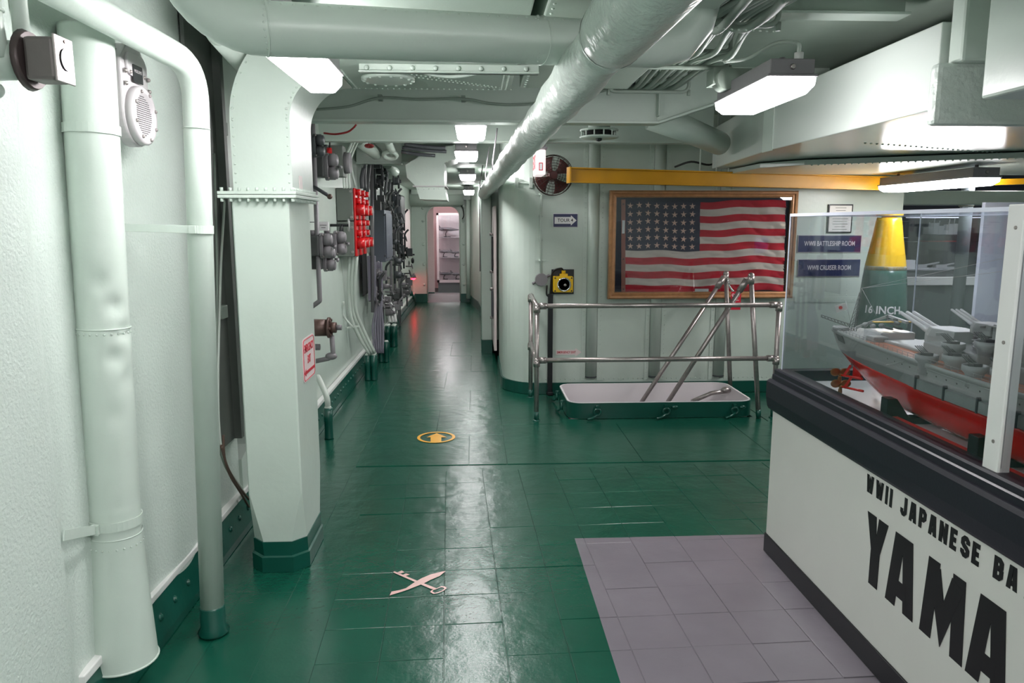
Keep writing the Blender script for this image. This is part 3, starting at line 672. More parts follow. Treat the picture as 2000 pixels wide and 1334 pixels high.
b = MB(); b.prism([(-1.092, y, z) for y, z in rrect(ym - .035, ym + .035, zb_ - .115, zb_ - .06, .004)], (.002, 0, 0)); b.build('name_plate', black, cpl)
text('VOLUME', .014, (-1.0895, ym, zb_ - .08), (0, 1, 0), (0, 0, 1), lgrey, cpl)
b = MB()
for k in range(8): t = 2 * math.pi * k / 8 + .3; b.dome((-1.075, ym + rr * .78 * math.cos(t), zc0 + rr * .78 * math.sin(t)), (1, 0, 0), .007, .008, 6)
for y, z in ((ya + .016, zb_ - .09), (yb - .016, zb_ - .09), (ya + .016, zc0 + rr * .9), (yb - .016, zc0 + rr * .9), (ya + .05, zc0 + rr + .03), (yb - .05, zc0 + rr + .03)): b.dome((-1.095, y, z), (1, 0, 0), .008, .009, 6)
b.build('screws', steel, sk, kind='stuff')
# outlet box on a pipe fitting
ob = thing('outlet_box', oy(90, 100, 1.9), 'dark grey electrical box with a bright steel outlet plate at the top left corner', 'electrical box')
q = lambda px, py, y: oy(px, py, y)
cA = q(112, 117, 1.83); 
b = MB(); b.box(cA.x - .055, cA.x + .012, 1.794, 1.864, cA.z - .05, cA.z + .045); b.build('box', mat('box_grey', (112, 106, 104), .45, metal=.3, bump=.3, bscale=60, var=.15), ob, bevel=.008)
b = MB(); b.box(cA.x + .012, cA.x + .018, 1.79, 1.868, cA.z - .052, cA.z + .05); b.build('face_plate', steel, ob, bevel=.002)
b = MB(); b.cyl((cA.x + .018, 1.832, cA.z), (cA.x + .021, 1.832, cA.z), .025, n=20); b.build('socket', black, ob)
b = MB(); b.cyl((cA.x + .018, 1.832, cA.z + .04), (cA.x + .02, 1.832, cA.z + .04), .004, n=8); b.build('screw', brown, ob)
b = MB(); b.cyl((cA.x - .058, 1.84, cA.z), (cA.x - .072, 1.84, cA.z), .062, .068, 22); b.build('flange', mat('fitting_grey', (84, 72, 72), .45, metal=.3, var=.2, vscale=30), ob)
b = MB(); b.cyl((cA.x - .072, 1.84, cA.z), (-1.12, 1.84, cA.z), .042, .046, 18); b.build('fitting_body', mint, ob)
b = MB(); b.tube(bend([(cA.x - .115, 1.81, cA.z - .0), (cA.x - .118, 1.80, cA.z + .06), (cA.x - .118, 1.80, cA.z + .4)], .03), .022, 12); b.ring((cA.x - .118, 1.80, cA.z + .1), (0, 0, 1), .023, .004, 16); b.build('riser', mint, ob)
b = MB(); b.tube([(cA.x - .085, 1.85, cA.z + .02), (cA.x - .085, 1.85, cA.z + .4)], .018, 10); b.build('riser', mint, ob)
b = MB(); b.sph((cA.x - .12, 1.79, cA.z - .075), .018); b.build('drain_plug', mint, ob)
# loose cables in the gap left of the column
for k, (c_, m_, lb) in enumerate([([(418, 300), (424, 560), (420, 800), (436, 900), (470, 955)], cable, 'thin pale cable hanging left of the column, leftmost'), ([(432, 240), (440, 350), (430, 560), (430, 860), (478, 965)], cablew, 'thin pale cable hanging close beside the column'),
        ([(436, 850), (440, 900), (462, 945), (486, 975)], brownc, 'brown cable sagging low behind the column foot'), ([(432, 870), (448, 925), (470, 962), (486, 990)], brownc, 'second brown cable sagging low behind the column foot, just below the first')]):
    b = MB(); b.tube(spl([ox(px, py, -1.185 + .008 * k) for px, py in c_]), .006, 8); b.build('hanging_cable', m_, label=lb, cat='cable')
# ================================================================== CORRIDOR EQUIPMENT
def Q(px, py, D): return oy(px, py, D)
def vbox(name, x0, x1, y0, y1, z0, z1, m, parent, bev=.006): b = MB(); b.box(x0, x1, y0, y1, z0, z1); return b.build(name, m, parent, bevel=bev)
def zp(py, D): return oy(700, py, D).z
XL = -1.235
# conduit riser by the column
b = MB(); b.tube(bend([(-1.12, 5.4, 2.5), (-1.12, 5.4, 1.02), (-1.12, 5.4, 1.0), (-1.19, 5.4, .95)], .05), .017, 12); b.build('conduit', greym, label='grey vertical conduit just right of the column edge', cat='conduit')
def switchbox(name, at, s, m, label, group=None, lobes=2, knob=None, cat='switch box'):
    x, y, z = at; t = thing(name, at, label, cat, group)
    b = MB(); b.box(XL, x + .07 * s, y - .05 * s, y + .05 * s, z - .055 * s, z + .055 * s); b.build('back_box', shipd if m is greym else m, t, bevel=.008 * s)
    b = MB(); b.prism([(x + .07 * s, yy_, zz_) for yy_, zz_ in rrect(y - .042 * s, y + .042 * s, z - .07 * s, z + .07 * s, .04 * s)], (.018 * s, 0, 0)); cvr = b.build('cover', m, t, bevel=.003)
    for q in range(lobes):
        zz = z + (q - (lobes - 1) / 2) * .066 * s
        b = MB(); b.lathe((x + .088 * s, y, zz), [(.034 * s, 0), (.034 * s, .03 * s), (.029 * s, .034 * s), (.029 * s, .042 * s), (.018 * s, .048 * s), (0, .048 * s)], (1, 0, 0), 18); b.build('cover_cap', m, cvr)
    for sx_ in (-1, 1):
        for sz_ in (-1, 1):
            b = MB(); b.dome((x + .088 * s, y + sx_ * .034 * s, z + sz_ * .058 * s), (1, 0, 0), .006 * s, .007 * s); b.build('screw', steel, cvr)
    b = MB(); b.cyl((x + .03 * s, y, z + .055 * s), (x + .03 * s, y, z + .085 * s), .016 * s, n=10); b.build('gland', m, t)
    b = MB(); b.tube([(x + .13 * s, y, z), (x + .15 * s, y, z), (x + .15 * s, y - .03 * s, z - .01 * s)], .007 * s, 6); b.build('switch_handle', m if knob is None else knob, t)
    return t
switchbox('switch_box', (-1.19, 5.35, zp(285, 5.35)), 1.15, greyd, 'dark grey double switch beside the column, topmost of the switches')
switchbox('switch_box', (-1.17, 5.55, zp(326, 5.55)), 1.4, greym, 'grey double switch with black box, below the topmost dark switch')
switchbox('switch_box', (-1.19, 5.4, zp(480, 5.4)), 1.3, greym, 'grey twin switch right of the column, above the brown valve')
switchbox('switch_box', (-1.16, 5.75, zp(475, 5.75)), 1.35, greym, 'grey twin switch with bright rim in front of the red alarm board')
switchbox('switch_box', (-1.19, 5.5, zp(506, 5.5)), 1.3, greym, 'lower grey twin switch right of the column')
# crank handle
ck = thing('crank_handle', (-1.12, 5.3, zp(370, 5.3)), 'dark crank handle angled down beside the column flange', 'handle')
b = MB(); b.tube([(XL, 5.3, zp(366, 5.3)), (-1.17, 5.3, zp(366, 5.3)), (-1.10, 5.28, zp(366, 5.3)), Q(643, 383, 5.25)], .013, 10); b.build('arm', greyd, ck)
b = MB(); b.sph(Q(644, 384, 5.25), .019, 10, 6); b.build('grip', brown, ck)
# wall placard
b = MB(); _a = Q(632, 442, 5.6); b.bar((XL, 5.602, _a.z + .03), (_a.x + .03, 5.602, _a.z + .03), .006, .006); b.build('placard_bracket', greyd, label='thin bracket that carries the white placard beside the column', cat='bracket')
pk = thing('placard', Q(632, 442, 5.6), 'small white engraved placard hanging beside the column', 'placard')
a = Q(632, 442, 5.6); b = MB(); b.box(a.x - .038, a.x + .038, 5.59, 5.6, a.z - .032, a.z + .032); b.build('plate', signw, pk, bevel=.003)
for i, w_ in enumerate((.05, .03)):
    b = MB(); b.box(a.x - w_ / 2, a.x + w_ / 2, 5.588, 5.59, a.z + .006 - i * .018, a.z + .010 - i * .018); b.build('engraved_line', greyd, pk)
# grey loudspeaker box with horn and red cap
ls = thing('alarm_loudspeaker', Q(655, 350, 6.1), 'grey box loudspeaker with a round front and a red plug, high on the corridor wall', 'loudspeaker')
b = MB(); b.box(-1.19, -1.03, 6.05, 6.2, zp(346, 6.1), zp(285, 6.1)); b.build('back_box', greyg, ls, bevel=.006)
b = MB(); b.cyl((-1.03, 6.13, zp(318, 6.1)), (-.985, 6.13, zp(318, 6.1)), .085, .08, 24); b.build('front_ring', greym, ls)
b = MB(); b.cyl((-1.13, 6.03, zp(291, 6.1)), (-1.13, 6.03, zp(302, 6.1)), .02, n=10); b.build('red_plug', redm, ls)
b = MB(); b.tube(spl([(-1.13, 6.05, zp(291, 6.1)), (-1.12, 6.05, zp(275, 6.1)), (-1.07, 6.1, zp(268, 6.1))]), .006, 8); b.build('lead', blackc, ls)
# vertical pale cables
for k, (px, D) in enumerate([(672, 6.6), (677, 6.7), (683, 6.8)]):
    b = MB(); x0 = Q(px + 18, 272, D); b.tube(spl([x0, Q(px + 6, 300, D), Q(px, 320, D), Q(px - 1, 345, D), Q(px, 368, D)]), .009, 8)
    b.build('wall_cable', cablew, label=['leftmost', 'middle', 'rightmost'][k] + ' of three pale cables running down to the grey alarm board', cat='cable')
b = MB(); b.tube(spl([Q(712, 272, 7.2), Q(690, 290, 7.2), Q(686, 300, 7.2), Q(687, 330, 7.2), Q(695, 365, 7.2)]), .009, 8); b.build('wall_cable', cablew, label='pale cable bending down right of the three cables, to the top of the red switches', cat='cable')
# the grey board with the red alarm switches
ab = thing('alarm_board', (-1.1, 7.2, zp(500, 6.9)), 'grey steel alarm board carrying two banks of bright red switches', 'panel')
zA, zB, zC, zD = zp(368, 6.9), zp(431, 6.9), zp(420, 6.9), zp(500, 6.9)
vbox('upper_case', -1.23, -1.085, 6.8, 7.8, zB, zA, greyg, ab)
vbox('lower_case', -1.233, -1.085, 6.8, 7.8, zD, zB - .01, greyg, ab)
b = MB()
for z in (zA - .03, zB + .03, zB - .06, zD + .04):
    b.cyl((-1.10, 6.80, z), (-1.10, 6.785, z), .012, n=8)
b.build('latches', steel, ab, kind='stuff')
for z_top, z_bot in ((zA, zB), (zC - .03, zD)):
    for c_ in range(3):
        y = 6.88 + c_ * .26; hgt = (z_top - z_bot)
        b = MB(); b.box(-1.085, -1.065, y - .06, y + .06, z_bot, z_top); spt = b.build('switch_plate', redm, ab, bevel=.006)
        for r_ in range(3):
            z = z_top - hgt * (.12 + .27 * r_)
            b = MB()
            if r_ == 2 : b.cyl((-1.065, y, z), (-.995, y, z), .055, .045, 14)
            else: b.cyl((-1.065, y, z), (-1.025, y, z), .03, .026, 10)
            rb = b.build('switch_cap', redm, spt)
            b = MB(); b.box(-1.025 if r_ < 2 else -.995, -1.022 if r_ < 2 else -.992, y - .006, y + .006, z - .022, z + .022); b.build('marker_tag', paper, spt)
# handwheel in front of the board
hw = thing('handwheel', Q(681, 440, 6.5), 'small pale handwheel on a black valve stem before the grey board', 'handwheel')
c = Q(681, 440, 6.5); b = MB(); b.ring(c, (1, .25, 0), .05, .006, 24, 6)
for k in range(4): t = math.pi * k / 4; d = V((-.24 * math.cos(t), .97 * math.cos(t), math.sin(t))) * .05; b.cyl(c - d, c + d, .004, n=6)
b.build('wheel', lgrey, hw); b = MB(); b.cyl((XL, 6.5, c.z), c + V((.01, 0, 0)), .012); b.sph(c - V((.06, .02, .05)), (.02, .03, .06)); b.build('stem', black, hw)
# wall conduits bending below the board
for k, (pts_, r_, lb) in enumerate([([(657, 500), (657, 560), (661, 590), (666, 600)], .014, 'leftmost painted conduit under the alarm board'), ([(667, 500), (667, 570), (672, 592), (680, 585)], .014, 'painted conduit under the alarm board, ending at the clamp'),
        ([(683, 500), (681, 560), (686, 620), (700, 655), (722, 692)], .016, 'longest painted cable curving from the alarm board to the deck tube, left one'), ([(690, 500), (687, 560), (690, 610), (704, 645), (727, 690)], .016, 'painted cable curving from the alarm board to the deck tube, second one'),
        ([(697, 500), (693, 560), (695, 605), (708, 640), (732, 689)], .016, 'painted cable curving from the alarm board to the deck tube, third one')]):
    b = MB(); D0, D1 = 6.95, 7.35; n_ = len(pts_) - 1
    b.tube(spl([Q(x, y, D0 + (D1 - D0) * i / n_) for i, (x, y) in enumerate(pts_)]), r_, 10); b.build('deck_cable', cablew, label=lb, cat='cable')
b = MB(); c = Q(688, 640, 7.1); b.bar(c - V((.05, 0, -.0)), c + V((.07, 0, .015)), .03, .012); b.build('cable_clamp', cablew, label='pale clamp holding the curving cables to the wall', cat='clamp')
def deck_tube(px, py, ptop, r, label, n=1, group=None, D=None):
    a = oz(px, py); t = thing('deck_tube', a, label, 'deck tube', group); z = oy(px, ptop, a.y).z
    for k in range(n):
        off = V((k % 2 * r * 2.02, k // 2 * r * 2.1, 0)); b = MB(); c = a + off
        b.lathe((c.x, c.y, 0), [(r * 1.08, 0), (r * 1.02, .01), (r, .012), (r, z * .55), (r * 1.07, z * .57), (r * 1.07, z), (r * .6, z + .004)], n=16); b.build('tube', gdark, t)
        b = MB(); b.lathe((c.x, c.y, z), [(r * .8, 0), (r * .8, .012), (r * .5, .02)], n=14); b.build('packing', cablew, t)
    return a, z
a, z = deck_tube(643, 856, 797, .031, 'single green deck tube right of the column, with one white cable')
b = MB(); b.tube(spl([(a.x, a.y, z + .01), Q(638, 775, 5.3), Q(627, 748, 5.35), Q(620, 735, 5.4)]), .021, 12); b.build('deck_cable', cablew, label='thick white cable rising from the single green deck tube', cat='cable')
deck_tube(719, 742, 694, .030, 'cluster of four green deck tubes below the curving white cables', 4)
deck_tube(758, 677, 637, .038, 'cluster of green deck tubes farther along the corridor, below the white cables', 4)
deck_tube(745, 707, 668, .03, 'pair of green deck tubes under the grey conduit bundle', 2)
for k, (x1_, x0_) in enumerate([(762, 750), (768, 756), (773, 758)]):
    b = MB(); b.tube(spl([Q(x1_, 630, 9.2), Q(x1_ - 5, 605, 9.25), Q(x0_ + 1, 588, 9.3), Q(x0_ - 6, 578, 9.3)]), .022, 10); b.build('deck_cable', whitem, label=['left', 'middle', 'right'][k] + ' of three thick white cables into the far green tubes', cat='cable')
# brown valve
bv = thing('brass_valve', Q(640, 640, 5.5), 'brown flanged valve with a grey spindle standing off the wall', 'valve')
c = Q(618, 640, 5.5); b = MB(); b.cyl(c - V((.06, 0, 0)), c + V((.085, 0, 0)), .066, .062, 20); b.build('body', brown, bv)
b = MB(); b.cyl(c + V((.085, 0, 0)), c + V((.10, 0, 0)), .078, n=20); b.cyl(c + V((.10, 0, 0)), c + V((.145, 0, 0)), .04, n=14); b.build('bonnet', brown, bv)
b = MB(); b.cyl(c + V((.145, 0, 0)), c + V((.185, 0, 0)), .02, n=12); b.build('spindle', greym, bv)
for k in range(6): t = k * math.pi / 3; b = MB(); b.cyl(c + V((.10, .06 * math.cos(t), .06 * math.sin(t))), c + V((.112, .06 * math.cos(t), .06 * math.sin(t))), .01, n=6); b.build('bolt', brown, bv)
b = MB(); b.tube(bend([c + V((.11, 0, -.06)), c + V((.115, 0, -.2)), c + V((.09, 0, -.23)), c + V((-.06, 0, -.26))], .03), .018, 10); b.build('outlet_pipe', greym, bv)
b = MB(); b.sph(c + V((.10, 0, -.215)), (.045, .03, .028)); b.cyl(c + V((-.06, 0, -.145)), c + V((.02, 0, -.145)), .024, n=12); b.build('pipe_joint', greym, bv)
# blue grey cabinet and the tall plate beneath it
cb = thing('blue_grey_cabinet', (-1.1, 9.0, zp(510, 8.8)), 'blue-grey steel cabinet just beyond the red switches', 'cabinet')
vbox('body', -1.2, -1.045, 8.8, 9.5, zp(512, 8.8), zp(410, 8.8), blueg, cb); b = MB(); b.box(-1.045, -1.03, 8.83, 9.47, zp(505, 8.8), zp(417, 8.8)); b.build('door', blueg, cb, bevel=.004)
for z in (zp(500, 8.8), zp(420, 8.8)): b = MB(); b.cyl((-1.05, 8.8, z), (-1.05, 8.785, z), .012, n=8); b.build('latch', greyd, cb)
tp = thing('cable_plate', (-1.1, 8.0, zp(590, 8.2)), 'tall mauve-grey mounting plate below the blue-grey cabinet', 'panel')
vbox('plate', -1.19, -1.1, 8.3, 8.36, zp(588, 8.3), zp(500, 8.3), mat('mauve_grey', (136, 132, 146), .45), tp); vbox('dark_backing', -1.198, -1.19, 7.95, 8.3, zp(575, 8.2), zp(490, 8.2), dark, tp)
random.seed(11)
def eqcluster(label, y, z, n, m, ext=.1, seed=1, zh=.3):
    """a group of small valves, boxes and conduits bolted together"""
    rn = random.Random(seed); t = thing('valve_cluster', (XL + .03, y, z - zh), label, 'valves')
    for k in range(n):
        x = XL + .02 + rn.uniform(0, ext); yy_ = y + rn.uniform(-.2, .2); zz = z + rn.uniform(-zh, zh); r = rn.uniform(.025, .05); ty = k % 4; b = MB()
        if ty == 0: b.cyl((x, yy_, zz), (x + .09, yy_, zz), r, r * .9, 14); b.cyl((x + .09, yy_, zz), (x + .12, yy_, zz), r * .5, n=10); nm = 'valve_body'
        elif ty == 1: b.box(x, x + .08, yy_ - r, yy_ + r, zz - r * 1.2, zz + r * 1.2); nm = 'junction_box'
        elif ty == 2: b.tube(bend([(x + .03, yy_, zz - .16), (x + .03, yy_, zz + .1), (x + .09, yy_, zz + .16)], .05), .014, 8); nm = 'elbow_pipe'
        else: b.ring((x + .1, yy_, zz), (1, 0, .3), r * 1.2, .007, 18, 6); b.cyl((x, yy_, zz), (x + .11, yy_, zz), .01, n=8); nm = 'wheel'
        b.build(nm, [m, shipd][k % 5 == 1], t, bevel=.004 if ty == 1 else 0)
    return t
eqcluster('dark grey conduits and boxes high on the wall above the blue-grey cabinet', 8.6, zp(350, 8.6), 20, greyd, .16, 3, .3)
eqcluster('grey valve group at hip height below the blue-grey cabinet', 8.5, zp(565, 8.5), 16, greym, .14, 4, .2)
eqcluster('knot of small grey valves low on the wall above the far deck tubes', 9.1, zp(600, 9.1), 9, greym, .12, 6, .12)
eqcluster('dark boxes and fittings high on the wall left of the far dark cabinet', 10.2, zp(380, 10.2), 16, greyd, .18, 5, .3)
eqcluster('grey valves and switches at eye height before the white panel', 11.4, zp(465, 11.4), 20, greyd, .2, 8, .35)
eqcluster('grey valve group near the far end of the corridor wall', 11.8, zp(540, 11.8), 14, greym, .18, 9, .35)
for k, (px, D, y0_, y1_, lb) in enumerate([(726, 8.3, 320, 610, 'tall grey conduit left of the blue-grey cabinet'), (731, 8.6, 330, 400, 'short dark conduit above the blue-grey cabinet'), (738, 8.7, 510, 700, 'grey conduit running to the deck below the blue-grey cabinet, leftmost'),
        (743, 8.8, 520, 700, 'grey conduit running to the deck below the blue-grey cabinet, second'), (734, 8.4, 560, 700, 'grey conduit running to the deck in front of the mauve plate'), (763, 10.5, 430, 640, 'grey conduit at the left of the dark far cabinet'), (770, 10.9, 430, 640, 'grey conduit under the dark far cabinet'), (779, 11.4, 440, 655, 'grey conduit right of the dark far cabinet')]):
    b = MB(); a = Q(px, y0_, D); e = Q(px + 2, y1_, D); b.tube([a, e], .02 if k in (0, 5, 6, 7) else .016, 10)
    b.build('conduit', greyd if k == 1 else greym, label=lb, cat='conduit')
dc = thing('dark_cabinet', (-1.1, 11.1, zp(437, 11)), 'dark grey rounded cabinet high on the wall near the far end', 'cabinet')
b = MB(); b.box(-1.19, -1.05, 10.9, 11.5, zp(437, 10.9), zp(379, 10.9)); b.build('body', mat('cabinet_slate', (80, 84, 92), .4), dc, bevel=.03)
b = MB(); b.tube(spl([(-1.1, 10.95, zp(430, 10.9)), (-1.09, 10.9, zp(450, 10.9)), (-1.02, 10.9, zp(457, 10.9))]), .012, 8); b.build('lead', greym, dc)
wp = thing('status_board', (-1.17, 12.8, zp(495, 12.8)), 'narrow white status board with dark edge near the end of the left wall', 'board')
vbox('board', -1.19, -1.16, 12.2, 13.6, zp(498, 12.8), zp(408, 12.8), signp, wp, .003); vbox('edge', -1.195, -1.155, 12.12, 12.2, zp(500, 12.6), zp(404, 12.6), greyd, wp, .003)
# red lamp and lever near the far end
rl = thing('red_lamp', Q(807, 540, 14.6), 'small glowing red lamp low at the far end of the corridor', 'lamp')
c = Q(807, 541, 14.6); b = MB(); b.cyl(c + V((0, 0, .045)), c + V((0, 0, -.02)), .045, .06, 16); b.build('hood', greym, rl); b = MB(); b.sph(c - V((0, 0, .02)), (.05, .05, .035)); b.build('bulb', redglow, rl)
b = MB(); b.bar(c + V((0, .24, .05)), c + V((0, 0, .05)), .02, .02); b.build('bracket', greym, rl)
dl = thing('deck_lever', oz(812, 596), 'dark lever tube leaning at the end of the left wall', 'lever')
b = MB(); b.tube([oz(810, 594), Q(802, 570, 14)], .035, 10); b.build('socket', gdark, dl); b = MB(); b.tube([Q(802, 570, 14), Q(797, 525, 14)], .02, 8); b.build('rod', lgrey, dl)
for k, (px, py) in enumerate(((797, 514), (806, 509))):
    b = MB(); b.sph(Q(px, py, 14), (.03, .03, .055), 10, 8); b.build('knob', black, dl)
# overhead white pipes and the small red handwheel
for k, (a_, b_, r_, lb) in enumerate([((700, 272), (735, 300), .06, 'fat white pipe stub above the corridor, left of the red wheel'), ((757, 275), (768, 300), .035, 'white bent pipe above the corridor with a flanged end'), ((757, 322), (772, 336), .05, 'small white pipe stub below the second beam')]):
    b = MB(); D = 6.9 if k < 2 else 8.6; b.tube([Q(a_[0], a_[1], D), Q(b_[0], b_[1], D + .35)], r_, 14); b.build('overhead_pipe', mint, label=lb, cat='pipe')
b = MB(); b.ring(Q(762, 303, 7.2), (0, .5, 1), .06, .02, 20, 8); b.build('pipe_collar', mint, label='round white collar at the end of the bent overhead pipe', cat='pipe collar')
rw = thing('red_handwheel', Q(721, 285, 6.8), 'small dark red handwheel under the corridor ceiling', 'handwheel')
c = Q(721, 285, 6.8); b = MB(); b.ring(c, (0, 0.25, 1), .034, .009, 20, 6); b.cyl(c - V((.03, 0, 0)), c + V((.03, 0, 0)), .006); b.build('wheel', redd, rw); b = MB(); b.cyl(c, c + V((0, 0, .05)), .009); b.build('stem', mint, rw)
b = MB(); b.tube(spl([Q(632, 260, 5.7), Q(655, 262, 5.7), Q(678, 258, 5.7), Q(690, 250, 5.7), Q(696, 243, 5.7)]), .007, 8); b.build('red_cable', redd, label='thin dark red cable curving above the switches', cat='cable')
# offset corridor duct
od = thing('offset_duct', (-.7, 8.4, 1.9), 'pale green boxy duct stepping down along the corridor ceiling, left of the lamps', 'duct')
Da, Db = 7.55, 9.0
A = [Q(925, 281, Da), Q(888, 283, Da), Q(840, 292, Da), Q(792, 322, Da)]; Bm = [Q(925, 300, Da), Q(905, 304, Da), Q(868, 318, Da), Q(800, 347, Da)]
dv = V((0, .62, 0)); b = MB()
for i in range(3):
    b.hexa([Bm[i + 1], Bm[i], Bm[i] + dv, Bm[i + 1] + dv, A[i + 1], A[i], A[i] + dv, A[i + 1] + dv])
b.build('elbow', mint, od)
b = MB(); r1 = [Q(792, 322, Da), Q(868, 312, Da), Q(868, 312, Da) + dv, Q(792, 322, Da) + dv]; r2 = [Q(795, 347, Da), Q(868, 345, Da), Q(868, 345, Da) + dv, Q(795, 347, Da) + dv]; r3 = [Q(812, 364, Da), Q(868, 364, Da), Q(868, 364, Da) + dv, Q(812, 364, Da) + dv]; r4 = [Q(820, 389, Da), Q(873, 391, Da), Q(873, 391, Da) + dv, Q(820, 389, Da) + dv]
b.loft([[p - V((0, .006, 0)) for p in r_] for r_ in (r1, r2, r3, r4)], True, False); b.build('drop_section', mint, od)
b = MB()
for k in range(22): p_ = Bm[0] + (Bm[3] - Bm[0]) * (k / 21) ; b.dome(Q(940 - k * 6.6, 303 if k < 5 else 303 + (k - 5) * 2.7, Da - .003), (0, -1, 0), .006, .005)
for k in range(6): b.dome(Q(818 + k * 10, 369, Da - .003), (0, -1, 0), .009, .007)
b.build('rivets', mint, od, kind='stuff')
b = MB(); b.box(r3[0].x - .03, r3[1].x + .02, Da - .02, Da + .63, r3[0].z - .004, r3[0].z + .006); b.build('flange', lgrey, od)
# hull-side bulge above the doorway
b = MB(); b.tube([Q(800, 385, 14.6), Q(905, 385, 14.6)], .16, 20); b.build('cross_duct', mint, label='green round duct lying across above the far doorway', cat='duct')
# far bulkhead details
b = MB(); b.tube([Q(914, 390, 14.4), Q(915, 583, 14.4)], .042, 12); b.build('corner_pipe', mint, label='slim green pipe in the corner right of the far doorway', cat='pipe')
b = MB(); b.tube(spl([Q(876, 392, 14.75), Q(893, 396, 14.75), Q(903, 405, 14.75), Q(906, 420, 14.75), Q(903, 428, 14.75)]), .012, 6); b.build('door_cable', blackc, label='thin dark cable arching over the right shoulder of the far doorway', cat='cable')
pb = thing('rosy_board', Q(930, 470, 12.3), 'tall rosy white board on the right wall of the corridor', 'board')
b = MB(); y0_, y1_ = 11.3, 12.9; b.box(.075, .10, y0_, y1_, zp(523, 12), zp(423, 12)); b.build('panel', signp, pb, bevel=.003); b = MB(); b.box(.07, .1, y0_ - .03, y0_, zp(525, 12), zp(390, 12)); b.build('edge_rail', greyd, pb)
# open door leaf edge with its dogs
dlf = thing('hatch_door', (.24, 8.75, .1), 'pinkish steel door leaf standing open beside the corridor, with black handles', 'door')
b = MB(); b.box(.205, .235, 8.1, 8.82, .16, 1.74); b.build('leaf', signp, dlf, bevel=.004)
b = MB(); b.box(.185, .205, 8.3, 8.36, zp(530, 8.3), zp(462, 8.3)); b.build('handle', black, dlf, bevel=.004); b = MB(); b.box(.18, .205, 8.3, 8.36, zp(620, 8.3), zp(568, 8.3)); b.build('handle', greyd, dlf, bevel=.004)
for z in (zp(458, 8.3), zp(532, 8.3), zp(566, 8.3), zp(622, 8.3)): b = MB(); b.cyl((.205, 8.33, z), (.165, 8.33, z), .016, n=10); b.build('bolt', steel, dlf)
b = MB(); b.box(.325, .335, 8.3, 8.45, zp(446, 8.4), zp(426, 8.4)); b.build('door_tag', signp, label='tiny white tag in the dark gap beside the open door', cat='tag')
b = MB(); b.box(.3, .34, 8.3, 8.6, zp(634, 8.3), zp(600, 8.3)); b.build('red_box', redd, label='dark red box low in the gap beside the open door', cat='box')
# ================================================================== HATCH AND RAILING
def rr2(x0, x1, y0, y1, r, z, n=6):
    P = []
    for cx_, cy_, a0 in ((x1 - r, y1 - r, 0), (x0 + r, y1 - r, 90), (x0 + r, y0 + r, 180), (x1 - r, y0 + r, 270)):
        for k in range(n + 1): a = math.radians(a0 + 90 * k / n); P.append(V((cx_ + r * math.cos(a), cy_ + r * math.sin(a), z)))
    return P
hc = thing('hatch_coaming', (1.5, 6.13, 0), 'green raised hatch coaming with white inside, set in the deck below the flag', 'hatch')
a0, a1, b0, b1 = .735, 2.262, 5.765, 6.505
b = MB(); b.loft([rr2(a0, a1, b0, b1, .12, 0), rr2(a0, a1, b0, b1, .12, .127), rr2(a0 + .014, a1 - .014, b0 + .014, b1 - .014, .108, .127), rr2(a0 + .014, a1 - .014, b0 + .014, b1 - .014, .108, .0)], False, True, True)
co = b.build('coaming', gdark, hc); co.modifiers.new('es', 'EDGE_SPLIT').split_angle = math.radians(40)
b = MB(); b.loft([rr2(a0 + .006, a1 - .006, b0 + .006, b1 - .006, .114, .127), rr2(a0 + .006, a1 - .006, b0 + .006, b1 - .006, .114, .131), rr2(a0 + .02, a1 - .02, b0 + .02, b1 - .02, .102, .131), rr2(a0 + .022, a1 - .022, b0 + .022, b1 - .022, .1, .0), rr2(a0 + .026, a1 - .026, b0 + .026, b1 - .026, .09, -.6)], False, True)
ln = b.build('inner_lining', mat('hatch_white', (240, 232, 236), .4), hc); ln.modifiers.new('es', 'EDGE_SPLIT').split_angle = math.radians(50)
def dog(x, y, side=(0, -1)):
    sx_, sy_ = side; c = V((x, y, .06)); t = V((sx_, sy_, 0)); u = V((-sy_, sx_, 0)) * -1
    b = MB(); b.box(min(x, x + sx_ * .03) - .012, max(x, x + sx_ * .03) + .012, min(y, y + sy_ * .03) - .004, max(y, y + sy_ * .03) + .004, .08, .11); d_ = b.build('hinge_lug', gdark, hc)
    b = MB(); b.ring(c + t * .03 , t, .026, .009, 16, 8); b.cyl(c + t * .03 + V((0, 0, .02)), c + t * .02 + V((0, 0, .05)), .009, n=8); b.tube([c + t * .035 - V((0, 0, .02)), c + t * .05 + u * .05 - V((0, 0, .045)), c + t * .06 + u * .085 - V((0, 0, .05))], .0095, 8); b.build('swing_bolt', gdark, hc)
for px in (1166, 1300, 1433): dog(oy(px, 800, 5.765).x, 5.765)
for px in (1318, 1450):
    b = MB(); c = oy(px, 795, 5.76); b.sph(c, (.03, .014, .016), 8, 6); b.build('hinge_lug', gdark, hc)
for y in (5.95, 6.3): dog(.735, y, (-1, 0))
c = oy(1413, 776, 6.35); b = MB(); b.sph((c.x, 6.3, .1), (.045, .03, .03)); b.tube([(c.x - .3, 6.3, .0), (c.x - .12, 6.32, .07), (c.x, 6.3, .09)], .02, 8); b.build('latch_arm', steel, hc)
rl_ = thing('hatch_railing', (1.4, 5.9, 0), 'worn steel pipe railing around the deck hatch', 'railing')
def pipe(name, pts, parent, r=.019, m=None, foot=True):
    b = MB(); b.tube(pts, r, 14); o = b.build(name, m or steel, parent)
    return o
Zt, Zm = .917, .488; xA, yA, xB, yB, xR = .479, 5.73, .492, 6.53, 2.40
def elbow_(p, parent, r=.027):
    b = MB(); p = V(p); b.sph(p, r, 14, 10); b.cyl(p + V((0, 0, -.05)), p, r, n=14); b.build('fitting', steel, parent)
